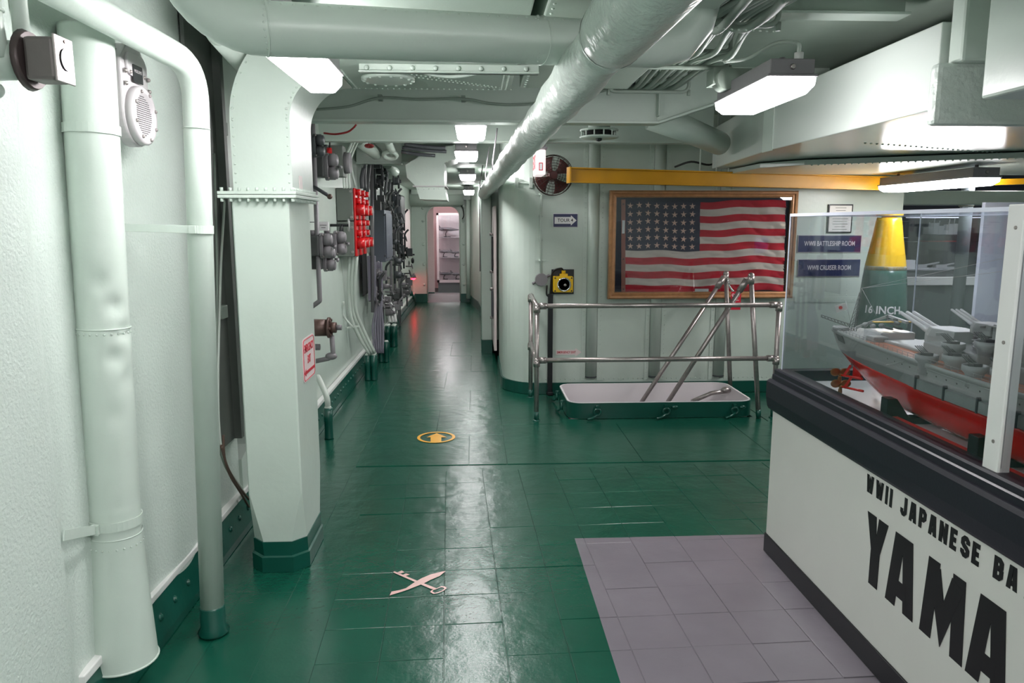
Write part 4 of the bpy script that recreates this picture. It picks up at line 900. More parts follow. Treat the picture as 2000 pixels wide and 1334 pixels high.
for nm, x, y in (('post', xA, yA), ('post', xB, yB), ('post', xR, yA)):
    pipe(nm, [(x, y, 0.0), (x, y, Zt)], rl_); b = MB(); b.cyl((x, y, 0), (x, y, .075), .0205, n=14); b.lathe((x, y, 0), [(.034, 0), (.03, .006), (.02, .01)], n=14); b.build('post_foot', gdark, rl_)
    for z in (Zt, Zm): elbow_((x, y, z), rl_)
for z in (Zt, Zm):
    pipe('rail', [(xA, yA, z), (xR, yA, z + .0)], rl_); pipe('rail', [(xA, yA, z), (xB, yB, z + .01)], rl_)
    for x0_, x1_ in ((xA + .02, xA + .075), (xR - .075, xR - .02)): b = MB(); b.cyl((x0_, yA, z), (x1_, yA, z), .0255, n=14); b.build('fitting', steel, rl_)
lad = thing('ladder_handrails', (2.2, 6.1, 0), 'two tall steel posts with handrails sloping down into the hatch', 'handrail')
top1 = oy(1467, 545, 5.74); top2 = oy(1418, 540, 6.45)
bx1 = oz(1480, 812); bx2 = V((top2.x + .06, 6.45, -.2))
pA = V((2.285, 5.735, 0)); pB = V((oy(1427, 770, 6.45).x, 6.45, .02))
for k, (pt, pb_) in enumerate(((top1, pA), (top2, pB))):
    pipe('post', [pb_, pt], lad); b = MB(); b.cyl(pt - V((0, 0, .04)), pt + V((0, 0, .03)), .026, n=14); b.sph(pt + V((0, 0, .025)), .026, 14, 8); b.build('fitting', steel, lad)
    if k == 0: b = MB(); b.cyl(pb_, pb_ + (pt - pb_) * .06, .0205, n=14); b.build('post_foot', gdark, lad)
e1 = oy(1300, 792, 6.0); e2 = oy(1252, 787, 6.3)
for pt, e, o in ((top1, e1, V((-.035, .02, -.02))), (top2, e2, V((-.035, -.02, -.02)))):
    s_ = pt + o; d = (e - s_).normalized(); pipe('handrail', [s_, e + d * .35], lad); b = MB(); b.cyl(s_ + d * .09, s_ - d * .02, .026, n=14); b.cyl(pt, s_, .012, n=8); b.sph(s_, .026, 12, 8); b.build('fitting', steel, lad)
ch = thing('danger_tag', oy(1438, 600, 6.4), 'red warning tag hanging on a steel chain from the left tall hatch post', 'tag')
P = [oy(*p, 6.38) for p in ((1421, 545), (1424, 556), (1428, 564), (1432, 569))]; ps = spl(P, 5); 
for i in range(len(ps) - 1):
    c = (ps[i] + ps[i + 1]) / 2; d = (ps[i + 1] - ps[i]); d.normalize(); sd = d.cross(V((0, 1, 0)) if i % 2 else V((0, 1, .6))).normalized(); up_ = d.cross(sd).normalized() if i % 2 else sd
    b = MB(); L_ = .011; b.tube([c + d * (L_ * math.cos(t)) + up_ * (.006 * math.sin(t)) for t in [2 * math.pi * q / 10 for q in range(10)]], .0022, 5, closed=True); b.build('chain_link', chrome, ch)
ta, tb = oy(1428, 570, 6.38), oy(1446, 605, 6.38)
b = MB(); b.box(ta.x, tb.x, 6.378, 6.382, tb.z, ta.z); b.build('tag_plate', signr, ch, bevel=.001)
text('DANGER', .02, ((ta.x + tb.x) / 2, 6.377, ta.z - .035), (1, 0, 0), (0, 0, 1), signw, ch, sx=.8); text('DO NOT ENTER', .013, ((ta.x + tb.x) / 2, 6.377, ta.z - .075), (1, 0, 0), (0, 0, 1), signw, ch, sx=.6)
b = MB(); cc = oy(1432, 577, 6.377); b.ring((cc.x, 6.377, cc.z + .003), (0, 1, 0), .011, .002, 14, 4); b.build('tag_emblem', signw, ch)
# ================================================================== FLAG WALL
WY = 6.67
ff = thing('framed_flag', (2.05, WY, .86), 'large framed flag with stars and red and cream stripes, behind glass in a gilded frame', 'framed flag')
TL, TR, BR, BL = oy(1192, 371, 6.54), oy(1561, 373, 6.54), oy(1549, 584, 6.54), oy(1188, 583, 6.54)
fx0, fx1, fz0, fz1 = (TL.x + BL.x) / 2, (TR.x + BR.x) / 2, (BL.z + BR.z) / 2, (TL.z + TR.z) / 2
fw_ = .062
b = MB(); b.box(fx0 + .02, fx1 - .02, 6.595, 6.608, fz0 + .02, fz1 - .02); b.build('backing', navy, ff)
def frame_piece(p, q, inner):  # moulded mitred bar: p,q outer corners
    b = MB(); 
    def prof_(c, i): # c outer corner, i inward diagonal unit
        c = V(c); i = V(i); return [c + V((0, 6.604, 0)), c + V((0, 6.55, 0)), c + i * .012 + V((0, 6.538, 0)), c + i * .026 + V((0, 6.54, 0)), c + i * .032 + V((0, 6.552, 0)), c + i * .046 + V((0, 6.549, 0)), c + i * fw_ + V((0, 6.562, 0)), c + i * fw_ + V((0, 6.604, 0))]
    b.loft([prof_(p[0], p[1]), prof_(q[0], q[1])], True, False); b.build('frame_bar', goldw, ff)
cs = [((fx0, 0, fz0), (1, 0, 1)), ((fx1, 0, fz0), (-1, 0, 1)), ((fx1, 0, fz1), (-1, 0, -1)), ((fx0, 0, fz1), (1, 0, -1))]
for k in range(4): frame_piece(cs[k], cs[(k + 1) % 4], 0)
def fl(px, py): p = oy(px, py, 6.585); return p
f00, f10, f01, f11 = fl(1213, 571), fl(1531, 569), fl(1213, 393), fl(1535, 393)
def fpt(u, v, off=0):  # u 0..1 left-right, v 0..1 bottom-top
    p = f00 * (1 - u) * (1 - v) + f10 * u * (1 - v) + f01 * (1 - u) * v + f11 * u * v
    w = .009 * math.sin(u * 9 + v * 3) * (.3 + u) + .007 * math.sin(u * 27 + v * 21 + 2 * math.sin(u * 7)) * (.25 + u) + .0035 * math.sin(v * 64 + u * 14) + .003 * math.sin(u * 60 - v * 40)
    return V((p.x, 6.578 - abs(w) * .9 - off, p.z + .012 * math.sin(u * 8.5 + 1) * (.2 + u) + .005 * math.sin(u * 23 + v * 5)))
for r_ in range(13):
    v0, v1 = r_ / 13, (r_ + 1) / 13; u0 = .475 if r_ >= 6 else .025
    b = MB(); nu = int(90 * (1 - u0)); b.grid(lambda u, v: fpt(u0 + u * (1 - u0), v0 + v * (v1 - v0)) + (V((-.02 * abs(math.sin(v * 9 + r_ * 2)), 0, 0)) if u > .995 else V((0, 0, 0))), nu * 2, 8)
    b.build('stripe', flagr if r_ % 2 == 0 else flagw, ff)
b = MB(); b.grid(lambda u, v: fpt(.025 + u * .45, 6 / 13 + v * 7 / 13), 44, 36); ctn = b.build('canton', flagn, ff)
b = MB(); b.grid(lambda u, v: fpt(u * .025, -.02 + v * 1.04, .001), 3, 30); b.build('hoist_tape', hoist, ff)
for v in (.03, .36, .65, .97): b = MB(); b.cyl(fpt(.0125, v, .001), fpt(.0125, v, .004), .008, n=10); b.build('grommet', brown, ff)
b = MB(); p = fpt(.0125, .72, .003); b.box(p.x - .012, p.x + .012, p.y - .001, p.y, p.z - .055, p.z + .06); b.build('hoist_label', paper, ff)
star = bpy.data.meshes.new('star'); sv = []; R_s = .030
for k in range(10): a = math.pi / 2 + k * math.pi / 5; rr_ = R_s if k % 2 == 0 else R_s * .36; sv.append((rr_ * math.cos(a), 0, rr_ * math.sin(a)))
star.from_pydata(sv + [(0, 0, 0)], [], [(k, (k + 1) % 10, 10) for k in range(10)]); star.materials.append(starc)
for i in range(8):
    for j in range(6):
        p = fpt(.053 + .0535 * i, 6 / 13 + (7 / 13) * (.095 + j * .162), .007); o = bpy.data.objects.new('star', star); scn.collection.objects.link(o); o.parent = ctn; o.location = p - ORG[ff.name]; o.rotation_euler = (0, random.uniform(-.12, .12), 0)
b = MB(); b.box(fx0 + .05, fx1 - .05, 6.557, 6.5585, fz0 + .05, fz1 - .05); b.build('glass', fglass, ff)
p = oy(1370, 570, 6.57); b = MB(); b.box(p.x - .062, p.x + .062, 6.562, 6.564, p.z - .025, p.z + .028); b.build('caption_card', paper, ff)
# signs on the wall
sg = thing('tour_sign', oy(1104, 444, WY), 'small navy TOUR 4 sign with a white arrow', 'sign')
a, c = oy(1080, 417, WY), oy(1128, 444, WY)
b = MB(); b.box(a.x, c.x, 6.660, 6.667, c.z, a.z); b.build('board', signw, sg, bevel=.002); b = MB(); b.box(a.x + .004, c.x - .004, 6.658, 6.660, c.z + .004, a.z - .004); b.build('field', signb, sg)
ym, h = (a.z + c.z) / 2, .03; x0_, x1_ = a.x + .014, c.x - .012
b = MB(); b.prism([(x0_, 6.658, ym - h), (x1_ - .05, 6.658, ym - h), (x1_ - .05, 6.658, ym - .045), (x1_, 6.658, ym), (x1_ - .05, 6.658, ym + .045), (x1_ - .05, 6.658, ym + h), (x0_, 6.658, ym + h)], (0, -.001, 0)); b.build('arrow', signw, sg)
text('TOUR 4', .042, ((x0_ + x1_) / 2 - .002, 6.6565, ym), (1, 0, 0), (0, 0, 1), ink, sg, sx=.95, off=.0003)
for k, (y0_, y1_, s_, lb) in enumerate([(459, 493, 'WWII BATTLESHIP ROOM', 'upper navy sign reading WWII BATTLESHIP ROOM, right of the flag'), (506, 540, 'WWII CRUISER ROOM', 'lower navy sign reading WWII CRUISER ROOM, right of the flag')]):
    a, c = oy(1558, y0_, WY), oy(1680 - 2 * k, y1_, WY); t = thing('room_sign', ((a.x + c.x) / 2, WY, c.z), lb, 'sign')
    b = MB(); b.box(a.x, c.x, 6.660, 6.667, c.z, a.z); b.build('board', lgrey, t, bevel=.002); b = MB(); b.box(a.x + .006, c.x - .006, 6.658, 6.660, c.z + .006, a.z - .006); b.build('field', signb, t)
    text(s_, .062, ((a.x + c.x) / 2, 6.657, (a.z + c.z) / 2), (1, 0, 0), (0, 0, 1), signw, t, sx=.66, off=.0003)
nf = thing('framed_notice', oy(1638, 454, WY), 'black framed paper notice above the two navy room signs', 'picture')
a, c = oy(1617, 399, WY), oy(1661, 455, WY); b = MB(); b.box(a.x, c.x, 6.652, 6.667, c.z, a.z); b.build('frame', black, nf, bevel=.002); b = MB(); b.box(a.x + .012, c.x - .012, 6.650, 6.652, c.z + .012, a.z - .012); b.build('page', paper, nf)
b = MB()
for k in range(9): wv = [.05, .045, .07, .06, .072, .066, .07, .05, .068][k]; m_ = (a.x + c.x) / 2; b.box(m_ - wv, m_ + wv, 6.649, 6.650, a.z - .035 - k * .024, a.z - .030 - k * .024)
b.build('printed_lines', greyg, nf, kind='stuff')
ea = thing('exit_arrow_sign', oy(1110, 697, WY), 'white arrow sticker with red EMERGENCY EXIT lettering low on the wall', 'sign')
a, c = oy(1086, 679, WY), oy(1136, 697, WY); m_ = (a.z + c.z) / 2
b = MB(); b.prism([(a.x, 6.668, m_ - .022), (c.x - .06, 6.668, m_ - .022), (c.x - .06, 6.668, m_ - .038), (c.x, 6.668, m_), (c.x - .06, 6.668, m_ + .038), (c.x - .06, 6.668, m_ + .022), (a.x, 6.668, m_ + .022)], (0, -.0015, 0)); b.build('arrow', signp, ea)
text('EMERGENCY EXIT', .03, (a.x + .095, 6.666, m_), (1, 0, 0), (0, 0, 1), signr, ea, sx=.72, off=.0004)
# flood lamp, junction box, conduits
fl_ = thing('emergency_floodlight', oy(1100, 572, 6.6), 'yellow square emergency floodlight with chrome reflector on a black backboard', 'lamp')
a, c = oy(1077, 526, WY), oy(1120, 574, WY); b = MB(); b.box(a.x, c.x, 6.652, 6.668, c.z, a.z); b.build('backboard', black, fl_)
a, c = oy(1081, 540, 6.58), oy(1119, 571, 6.58); b = MB(); b.box(a.x, c.x, 6.57, 6.65, c.z, a.z); flb = b.build('body', yell2, fl_, bevel=.008)
mx_, mz_ = (a.x + c.x) / 2 + .006, (a.z + c.z) / 2
b = MB(); b.lathe((mx_, 6.57, mz_), [(.062, 0), (.062, .01), (.055, .014), (.05, .006), (.03, -.02), (.0, -.03)], (0, -1, 0), 24); b.build('reflector', chrome, flb)
b = MB(); b.sph((mx_ + .008, 6.565, mz_ - .004), .013); b.build('bulb', steel, flb)
b = MB(); b.box(mx_ - .035, mx_ + .035, 6.59, 6.64, a.z, a.z + .022); b.cyl((mx_, 6.615, a.z + .02), (mx_, 6.615, a.z + .05), .018, n=8); b.build('gland', yell2, flb)
for sx_ in (a.x + .014, c.x - .014):
    for sz_ in (a.z - .014, c.z + .014): b = MB(); b.cyl((sx_, 6.571, sz_), (sx_, 6.566, sz_), .007, n=8); b.build('screw', black, flb)
b = MB(); b.tube(spl([(mx_, 6.615, a.z + .05), (mx_ - .03, 6.6, a.z + .07), (a.x - .005, 6.62, a.z + .03), (a.x - .02, 6.64, c.z - .01), (a.x - .03, 6.64, c.z - .06)]), .008, 8); b.build('lead', blackc, fl_)
a, c = oy(1075, 574, 6.63), oy(1075, 765, 6.63)
b = MB(); b.box(a.x - .022, a.x + .022, 6.6, 6.655, .0, a.z); b.box(a.x - .028, a.x + .028, 6.59, 6.66, 0, .03); b.build('black_post', black, label='black square conduit post standing against the wall below the floodlight', cat='conduit', bevel=.004)
jb = thing('junction_box', oy(1057, 560, 6.66), 'round grey junction box left of the yellow floodlight', 'junction box')
c = oy(1057, 546, 6.64); b = MB(); b.cyl((c.x, 6.70, c.z), (c.x, 6.62, c.z), .055, .055, 20); b.build('body', greyg, jb, bevel=0); b = MB(); b.cyl((c.x, 6.62, c.z), (c.x, 6.61, c.z), .058, .055, 20); b.build('lid', greym, jb)
for dx, dz in ((-.06, -.03), (.06, .03)): b = MB(); b.cyl((c.x, 6.66, c.z), (c.x + dx * 1.3, 6.66, c.z + dz * 1.3), .012, n=8); b.build('lug', greym, jb)
b = MB(); b.tube(spl([(c.x + .05, 6.62, c.z - .05), oy(1068, 575, 6.62), oy(1074, 580, 6.62)]), .008, 8); b.build('lead', blackc, jb)
wc = thing('wall_conduit', oy(1056, 536, 6.68), 'thin green conduit with clips running from the junction box up to the fan', 'conduit')
x = oy(1056, 450, 6.66).x; b = MB(); b.tube([oy(1057, 534, 6.655), oy(1055, 440, 6.655), oy(1058, 378, 6.655)], .011, 8); b.build('pipe_run', mint, wc)
for py in (380, 421, 467, 509): b = MB(); q = oy(1056, py, 6.66); b.bar(q + V((-.045, 0, 0)), q + V((.045, 0, 0)), .012, .014); b.sph(q, (.022, .015, .015), 8, 6); b.build('clip', mint, wc)
b = MB(); b.tube(spl([oy(985, 361, 6.84), oy(1010, 357, 6.72), oy(1035, 358, 6.66), oy(1058, 362, 6.645)]), .01, 8); hz = b.build('wall_cable', mint, label='green cable running around the rounded corner to the fan', cat='cable')
for px in (1009, 1037): b = MB(); q = oy(px, 356, 6.70 if px < 1020 else 6.65); b.box(q.x - .016, q.x + .016, q.y - .018, q.y + .03, q.z - .05, q.z + .04); b.build('cable_bracket', mint, label='small green bracket holding the cable on the rounded corner, %s one' % ('left' if px < 1020 else 'right'), cat='bracket', bevel=.003)
# wall fan
fc = oy(1081, 342, 6.42); fan = thing('wall_fan', (fc.x, WY, fc.z), 'brown caged wall fan half hidden behind the exit sign and yellow beam', 'fan'); RF = .168
b = MB()
for k in range(6): r = RF * (.18 + .82 * (k + 1) / 6); yb_ = 6.38 + .05 * ((k + 1) / 6) ** 2; b.ring((fc.x, yb_, fc.z), (0, 1, 0), r, .0022, 32, 5)
b.ring((fc.x, 6.43, fc.z), (0, 1, 0), RF, .004, 36, 6); b.ring((fc.x, 6.5, fc.z), (0, 1, 0), RF, .0035, 36, 6)
for k in range(20): t = 2 * math.pi * k / 20; u = V((math.cos(t), 0, math.sin(t))); o_ = V((fc.x, 0, fc.z)); b.tube([o_ + u * .03 + V((0, 6.378, 0)), o_ + u * RF * .6 + V((0, 6.39, 0)), o_ + u * RF + V((0, 6.43, 0)), o_ + u * RF + V((0, 6.5, 0)), o_ + u * .05 + V((0, 6.53, 0))], .0018, 5)
b.build('cage', mat('fan_cage', (70, 58, 54), .4, metal=.4), fan, kind='stuff')
for k in range(4):
    t0 = k * math.pi / 2 + .6; b = MB()
    b.grid(lambda u, v: (fc.x + RF * (.15 + .78 * v) * math.cos(t0 + (u - .5) * 1.15 * (.5 + .5 * v)), 6.46 + (u - .5) * .05, fc.z + RF * (.15 + .78 * v) * math.sin(t0 + (u - .5) * 1.15 * (.5 + .5 * v))), 6, 5); o = b.build('blade', rust, fan); o.modifiers.new('s', 'SOLIDIFY').thickness = .003
b = MB(); b.cyl((fc.x, 6.40, fc.z), (fc.x, 6.58, fc.z), .035, .05, 16); b.cyl((fc.x, 6.58, fc.z), (fc.x, 6.668, fc.z), .025, n=10); b.build('motor', rust, fan)
# exit sign hanging from the second beam
ex = thing('exit_sign', oy(1057, 340, 6.0), 'white illuminated EXIT sign hanging beside the fan, red lettering', 'sign')
a = oy(1048, 292, 5.85); c = oy(1068, 340, 6.0)
X0, X1, Y0, Y1, Z0, Z1 = oy(1047, 300, 5.82).x, oy(1069, 300, 5.82).x, 5.82, 6.12, oy(1060, 341, 5.82).z, oy(1060, 292, 5.82).z
X1 = X0 + .075
b = MB(); b.box(X0, X1, Y0, Y1, Z0, Z1); b.build('case', exitface, ex, bevel=.008)
for nrm, at, xd in (((-1, 0, 0), (X0 - .002, (Y0 + Y1) / 2, (Z0 + Z1) / 2), (0, -1, 0)),):
    text('EXIT', .15, at, xd, (0, 0, 1), signr, ex, sx=.85, off=.003)
b = MB(); b.box((X0 + X1) / 2 - .016, (X0 + X1) / 2 + .016, Y0 - .003, Y0 - .001, Z0 + .03, Z0 + .09); b.build('end_mark', signr, ex); b = MB(); b.box((X0 + X1) / 2 - .010, (X0 + X1) / 2 + .010, Y0 - .004, Y0 - .003, Z0 + .037, Z0 + .083); b.build('end_mark_field', signw, ex)
b = MB(); b.box(X0 - .012, X1 + .012, Y0 - .01, Y1, Z1 + .008, Z1 + .02); b.box(X0, X1, Y0 + .02, Y1, Z1 + .02, Z1 + .085); b.cyl(((X0 + X1) / 2, 5.97, Z1 + .085), ((X0 + X1) / 2, 5.97, 2.2), .01); b.build('mount', greym, ex, kind='stuff')
b = MB(); b.tube(spl([((X0 + X1) / 2, 5.9, Z1 + .06), ((X0 + X1) / 2 + .03, 5.86, Z1 + .1), ((X0 + X1) / 2 + .05, 5.86, Z1 + .17), ((X0 + X1) / 2 + .02, 5.9, Z1 + .25)]), .007, 8); b.build('lead', blackc, ex)
# round ceiling vent
c = oy(1170, 262, 5.2); cv = thing('ceiling_vent', (c.x, 5.2, 2.2), 'round slotted white ceiling outlet between the beams', 'vent')
b = MB(); b.cyl((c.x, 5.2, c.z + .02), (c.x, 5.2, 2.5), .075, .075, 20); b.build('neck', mint, cv)
b = MB(); b.ring((c.x, 5.2, c.z + .025), (0, 0, 1), .125, .007, 32, 6); b.build('upper_ring', mint, cv); b = MB(); b.lathe((c.x, 5.2, c.z - .02), [(0, -.008), (.12, -.008), (.135, .0), (.12, .006), (0, .004)], n=32); b.build('lower_plate', mint, cv)
for k in range(12): t = k * math.pi / 6 + .1; b = MB(); b.cyl((c.x + .122 * math.cos(t), 5.2 + .122 * math.sin(t), c.z - .018), (c.x + .122 * math.cos(t), 5.2 + .122 * math.sin(t), c.z + .026), .005, n=6); b.build('vane', mint, cv)
b = MB(); b.lathe((c.x, 5.2, c.z - .012), [(.1, 0), (.1, .03)], n=20); b.build('dark_core', dark, cv); b = MB(); b.lathe((c.x, 5.2, c.z - .03), [(.0, -.02), (.018, -.014), (.022, 0)], n=12); b.build('knob', black, cv)
# yellow I beam
yb = thing('monorail_beam', (2.2, 6.1, 1.9), 'yellow steel I-beam running across under the ducts in front of the flag wall', 'beam')
y0_, y1_ = 5.88, 6.42; pL, pR = oy(1112, 342, y0_), oy(1781, 360, y1_)
hL = (oy(1112, 327, y0_) - oy(1112, 357, y0_)).length
d = (pR - pL).normalized()
for nm, dz, w_, h_ in (('web', 0, .012, hL - .02), ('flange', hL / 2 - .005, .075, .010), ('flange', -hL / 2 + .005, .075, .010)):
    b = MB(); b.bar(pL + V((0, 0, dz)), pR + V((0, 0, dz)), w_, h_); b.build(nm, yellow, yb, bevel=.002)
b = MB(); b.bar(pL - d * .01, pL, .085, hL + .006); b.build('end_plate', yellow, yb)
for px in (1368, 1400, 1424): b = MB(); p = oy(px, 310, 6.1); b.cyl((p.x, 6.1, 1.96 if px > 0 else 0), (p.x, 6.1, 2.5), .007, n=6); b.build('hanger_rod', mint, yb)
b = MB(); b.bar(oy(1885, 358, 5.2), oy(2080, 352, 5.0), .08, .04); b.build('yellow_rail', yellow, label='short brownish yellow rail behind the long lamp at the right edge', cat='beam')
b = MB(); b.tube(spl([oy(1318, 326, 6.4), oy(1350, 316, 6.3), oy(1385, 322, 6.3), oy(1410, 312, 6.4)]), .009, 6); b.build('loose_cable', blackc, label='dark loose cable lying on top of the yellow beam', cat='cable')
# ================================================================== SMALL CEILING THINGS
# cable trays: three hangers and the cable bundle
rn = random.Random(4)
hg = [(1.0, 2.62, .60, 2.20), (3.5, 0, 0, 0)]
hang = [(oy(1318, 40, 2.75), oy(1520, 50, 2.75), 2.75), (oy(1215, 127, 3.55), oy(1425, 133, 3.55), 3.55), (oy(1188, 170, 4.25), oy(1345, 180, 4.25), 4.25)]
for k, (a, c, y) in enumerate(hang):
    t = thing('cable_hanger', ((a.x + c.x) / 2, y, a.z), ['front', 'middle', 'rear'][k] + ' U-shaped hanger carrying the grey cable bundle at upper right of the pipe', 'hanger')
    z = min(a.z, c.z); b = MB(); b.tube(bend([(a.x, y, 2.5), (a.x, y, z), (c.x, y, z), (c.x, y, 2.5)], .045), .010, 8); b.build('strap', cable, t)
    b = MB(); b.tube(bend([(a.x, y, 2.5), (a.x, y, z + .075), (c.x, y, z + .075), (c.x, y, 2.5)], .03), .008, 8); b.build('cross_bar', cable, t)
    for x_ in (a.x, c.x): b = MB(); b.cyl((x_, y, z - .018), (x_, y, z + .012), .010, n=6); b.build('bolt', cable, t)
nC = 15
for k in range(nC):
    u = (k + .5) / nC * .94; pts_ = [];
    for (a, c, y), w_ in zip(hang, (0, 1, 2)):
        e = .04; x = a.x + e + (c.x - a.x - 2 * e) * (u if w_ else u); pts_.append(V((x, y, min(a.z, c.z) + .022 + (.02 if k % 3 == 0 else 0))))
    p0 = pts_[0] + V((.30 + .1 * u, -.6, .12 + .06 * rn.random())); sag = V((rn.uniform(-.02, .02), 0, -.02 - .03 * rn.random()))
    pts_ = [p0, (p0 + pts_[0]) / 2 + V((.03, 0, .02)), pts_[0], (pts_[0] + pts_[1]) / 2 + sag, pts_[1], pts_[2], pts_[2] + V((-.02, .35, .06))]
    b = MB(); b.tube(spl(pts_, 6), rn.choice([.009, .011, .013]), 8)
    b.build('bundle_cable', cable, label=('leftmost ' if k == 0 else 'rightmost ' if k == nC - 1 else '') + 'grey painted cable lying in the U-shaped hangers at upper right', cat='cable', group='cables in the U-shaped hangers')
for k, pp_ in enumerate([[(1475, -20, 2.1), (1440, 20, 2.3), (1400, 60, 2.5), (1378, 38, 2.6), (1360, 22, 2.75)], [(1540, -10, 2.1), (1500, 30, 2.4), (1450, 57, 2.6), (1400, 42, 2.75)]]):
    b = MB(); b.tube(spl([oy(*p) for p in pp_]), .014, 10); b.build('looped_cable', cable, label=['thick grey cable looping lowest over the front hanger', 'second thick grey cable sagging right of the lowest loop'][k], cat='cable')
b = MB(); c = oy(1205, 146, 4.2); b.tube(spl([c + V((.1, 0, -.045)), c + V((.03, 0, -.04)), c + V((-.01, 0, .0)), c + V((.0, 0, .03)), c + V((.03, 0, .02))]), .016, 8); b.build('coiled_cable', greyd, label='dark grey cable end curled in the rear hanger', cat='cable')
b = MB(); b.tube(spl([oy(618, 214, 4.62), oy(680, 208, 4.62), oy(742, 191, 4.62), oy(820, 194, 4.62), oy(905, 193, 4.62), oy(960, 202, 4.62), oy(1020, 204, 4.62), oy(1110, 195, 4.62), oy(1190, 174, 4.62)], 8), .0075, 8); b.build('beam_cable', cable, label='pale cable clipped along the first deck beam', cat='cable')
for px, py in ((742, 191), (905, 193)): b = MB(); q = oy(px, py, 4.63); b.box(q.x - .012, q.x + .012, q.y - .012, 4.69, q.z - .012, q.z + .018); b.build('cable_clip', cable, label='clip on the first deck beam cable, %s' % ('left of the access cover' if px < 800 else 'above the corridor lamp'), cat='clip')
b = MB(); c = oy(1418, 155, 3.5); b.cyl(c + V((0, -.03, 0)), c + V((0, .06, 0)), .05, .05, 16); b.box(c.x - .06, c.x + .12, 3.5, 3.6, c.z - .02, c.z + .05); b.build('round_fitting', cable, label='pale round electrical fitting behind the right lamp', cat='electrical fitting', kind=None)
b = MB(); c = oz(1628, 47, 2.44); b.dome((c.x, c.y, 2.5), (0, 0, -1), .045, .04, 16); b.build('ceiling_stud', mint, label='round stud on the ceiling above the big white duct', cat='ceiling fitting')
# floor marks: paint decals
ar = thing('floor_arrow', oz(852, 854, .001), 'amber ring with an arrow painted on the green deck', 'floor marking')
c = oz(852, 854, .002); w_ = (oz(889, 854) - oz(815, 854)).length / 2; hh = (oz(852, 843.5) - oz(852, 865)).length / 2
b = MB(); n = 36; R1 = [V((c.x + w_ * math.cos(2 * math.pi * k / n), c.y + hh * math.sin(2 * math.pi * k / n), .003)) for k in range(n)]; R2 = [c + (p - c) * .84 + V((0, 0, .0002)) for p in R1]
b.add(R1 + [V((p.x, p.y, .003)) for p in R2], [(k, (k + 1) % n, n + (k + 1) % n, n + k) for k in range(n)]); b.build('ring', yeld, ar)
b = MB(); A_ = [(841, 863), (862, 863), (862, 854), (873, 854), (853, 846), (833, 854), (841, 854)]; b.prism([oz(x, y, .003) for x, y in A_], (0, 0, .0004)); b.build('arrow', yeld, ar)
em = thing('floor_emblem', oz(820, 1140, .001), 'pink crossed key and quill emblem on the green deck', 'floor marking')
def E_(l): return [(740 + x * 160 / 1940, 1080 + y * 110 / 1334) for x, y in l]
quill = E_([(255, 1005), (300, 915), (490, 880), (640, 835), (850, 690), (1010, 600), (1220, 510), (1500, 440), (1580, 430), (1440, 545), (1220, 640), (1075, 715), (990, 750), (700, 865), (520, 925)])
kshaft = E_([(335, 455), (370, 435), (900, 655), (1350, 830), (1340, 870), (1230, 850), (860, 690), (400, 490)])
tooth1 = E_([(440, 460), (540, 415), (605, 455), (520, 485)]); tooth2 = E_([(560, 520), (640, 485), (730, 510), (610, 555)])
b = MB(); b.prism([oz(x, y, .0032) for x, y in quill], (0, 0, .0003)); b.build('quill', pinkd, em)
b = MB(); b.prism([oz(x, y, .003) for x, y in kshaft], (0, 0, .0003)); 
for t_ in (tooth1, tooth2): b.prism([oz(x, y, .0028) for x, y in t_], (0, 0, .0003))
bo = E_([(1210, 920), (1250, 880), (1380, 830), (1480, 785), (1560, 790), (1610, 830), (1540, 890), (1400, 950), (1290, 970)]); cb_ = oz(*E_([(1405, 878)])[0], .003)
R1 = [oz(x, y, .0034) for x, y in bo]; R2 = [cb_ + (p - cb_) * .72 for p in R1]; n = len(R1); b.add(R1 + [V((p.x, p.y, .0034)) for p in R2], [(k, (k + 1) % n, n + (k + 1) % n, n + k) for k in range(n)]); b.build('key', pinkd, em)
# ================================================================== DISPLAY CASE
KX, KY0, KY1, KX1 = 1.38, .35, 3.30, 2.02
dcse = thing('display_case', (1.7, 1.8, 0), 'white display plinth with black mouldings and clear acrylic case, WWII JAPANESE BATTLESHIP YAMATO lettering', 'display case')
b = MB(); b.box(KX, KX1, KY0, KY1, .09, .72); b.build('plinth', caseW, dcse, bevel=.003)
b = MB(); b.box(KX - .006, KX1 + .006, KY0, KY1 + .006, 0, .09); b.build('skirting', black, dcse, bevel=.002)
def mould(prof, name, m):  # prof: (outset, z); closed loop around the top, mitred
    b = MB(); rings = []
    for cx_, cy_, sx_, sy_ in ((KX, KY0, -1, -1), (KX, KY1, -1, 1), (KX1, KY1, 1, 1), (KX1, KY0, 1, -1)): rings.append([V((cx_ + sx_ * o, cy_ + sy_ * o, z)) for o, z in prof])
    b.loft(rings, False, False, True); return b.build(name, m, dcse)
mould([(-.05, .70), (.016, .70), (.02, .71), (.026, .755), (.026, .828), (.016, .84), (-.05, .84)], 'lower_moulding', blackm)
mould([(-.06, .84), (.008, .84), (.008, .862), (.002, .866), (.002, .884), (-.004, .89), (-.06, .89)], 'upper_moulding', blackm)
b = MB(); b.box(KX + .05, KX1 - .05, KY0 + .05, KY1 - .05, .80, .842); b.build('deck_board', whitem, dcse)
b = MB(); blocktext(b, 'WWII JAPANESE BATTLESHIP', .0635, (KX - .001, 2.453, .6155), (0, -1, 0), (0, 0, 1), .0145, .0122, .038, sx=1.08)
b.build('lettering', ink, dcse, kind='stuff')
for ch_, ya_ in (('Y', 2.447), ('A', 2.292), ('M', 2.092), ('A', 1.876), ('T', 1.69), ('O', 1.52)):
    b = MB(); blocktext(b, ch_, .25, (KX - .001, ya_, .299), (0, -1, 0), (0, 0, 1), .056, 0, 0, sx={'Y': 1.03, 'A': 1.20, 'M': 1.32, 'T': 1.1, 'O': 1.0}[ch_]); b.build('letter', ink, dcse)
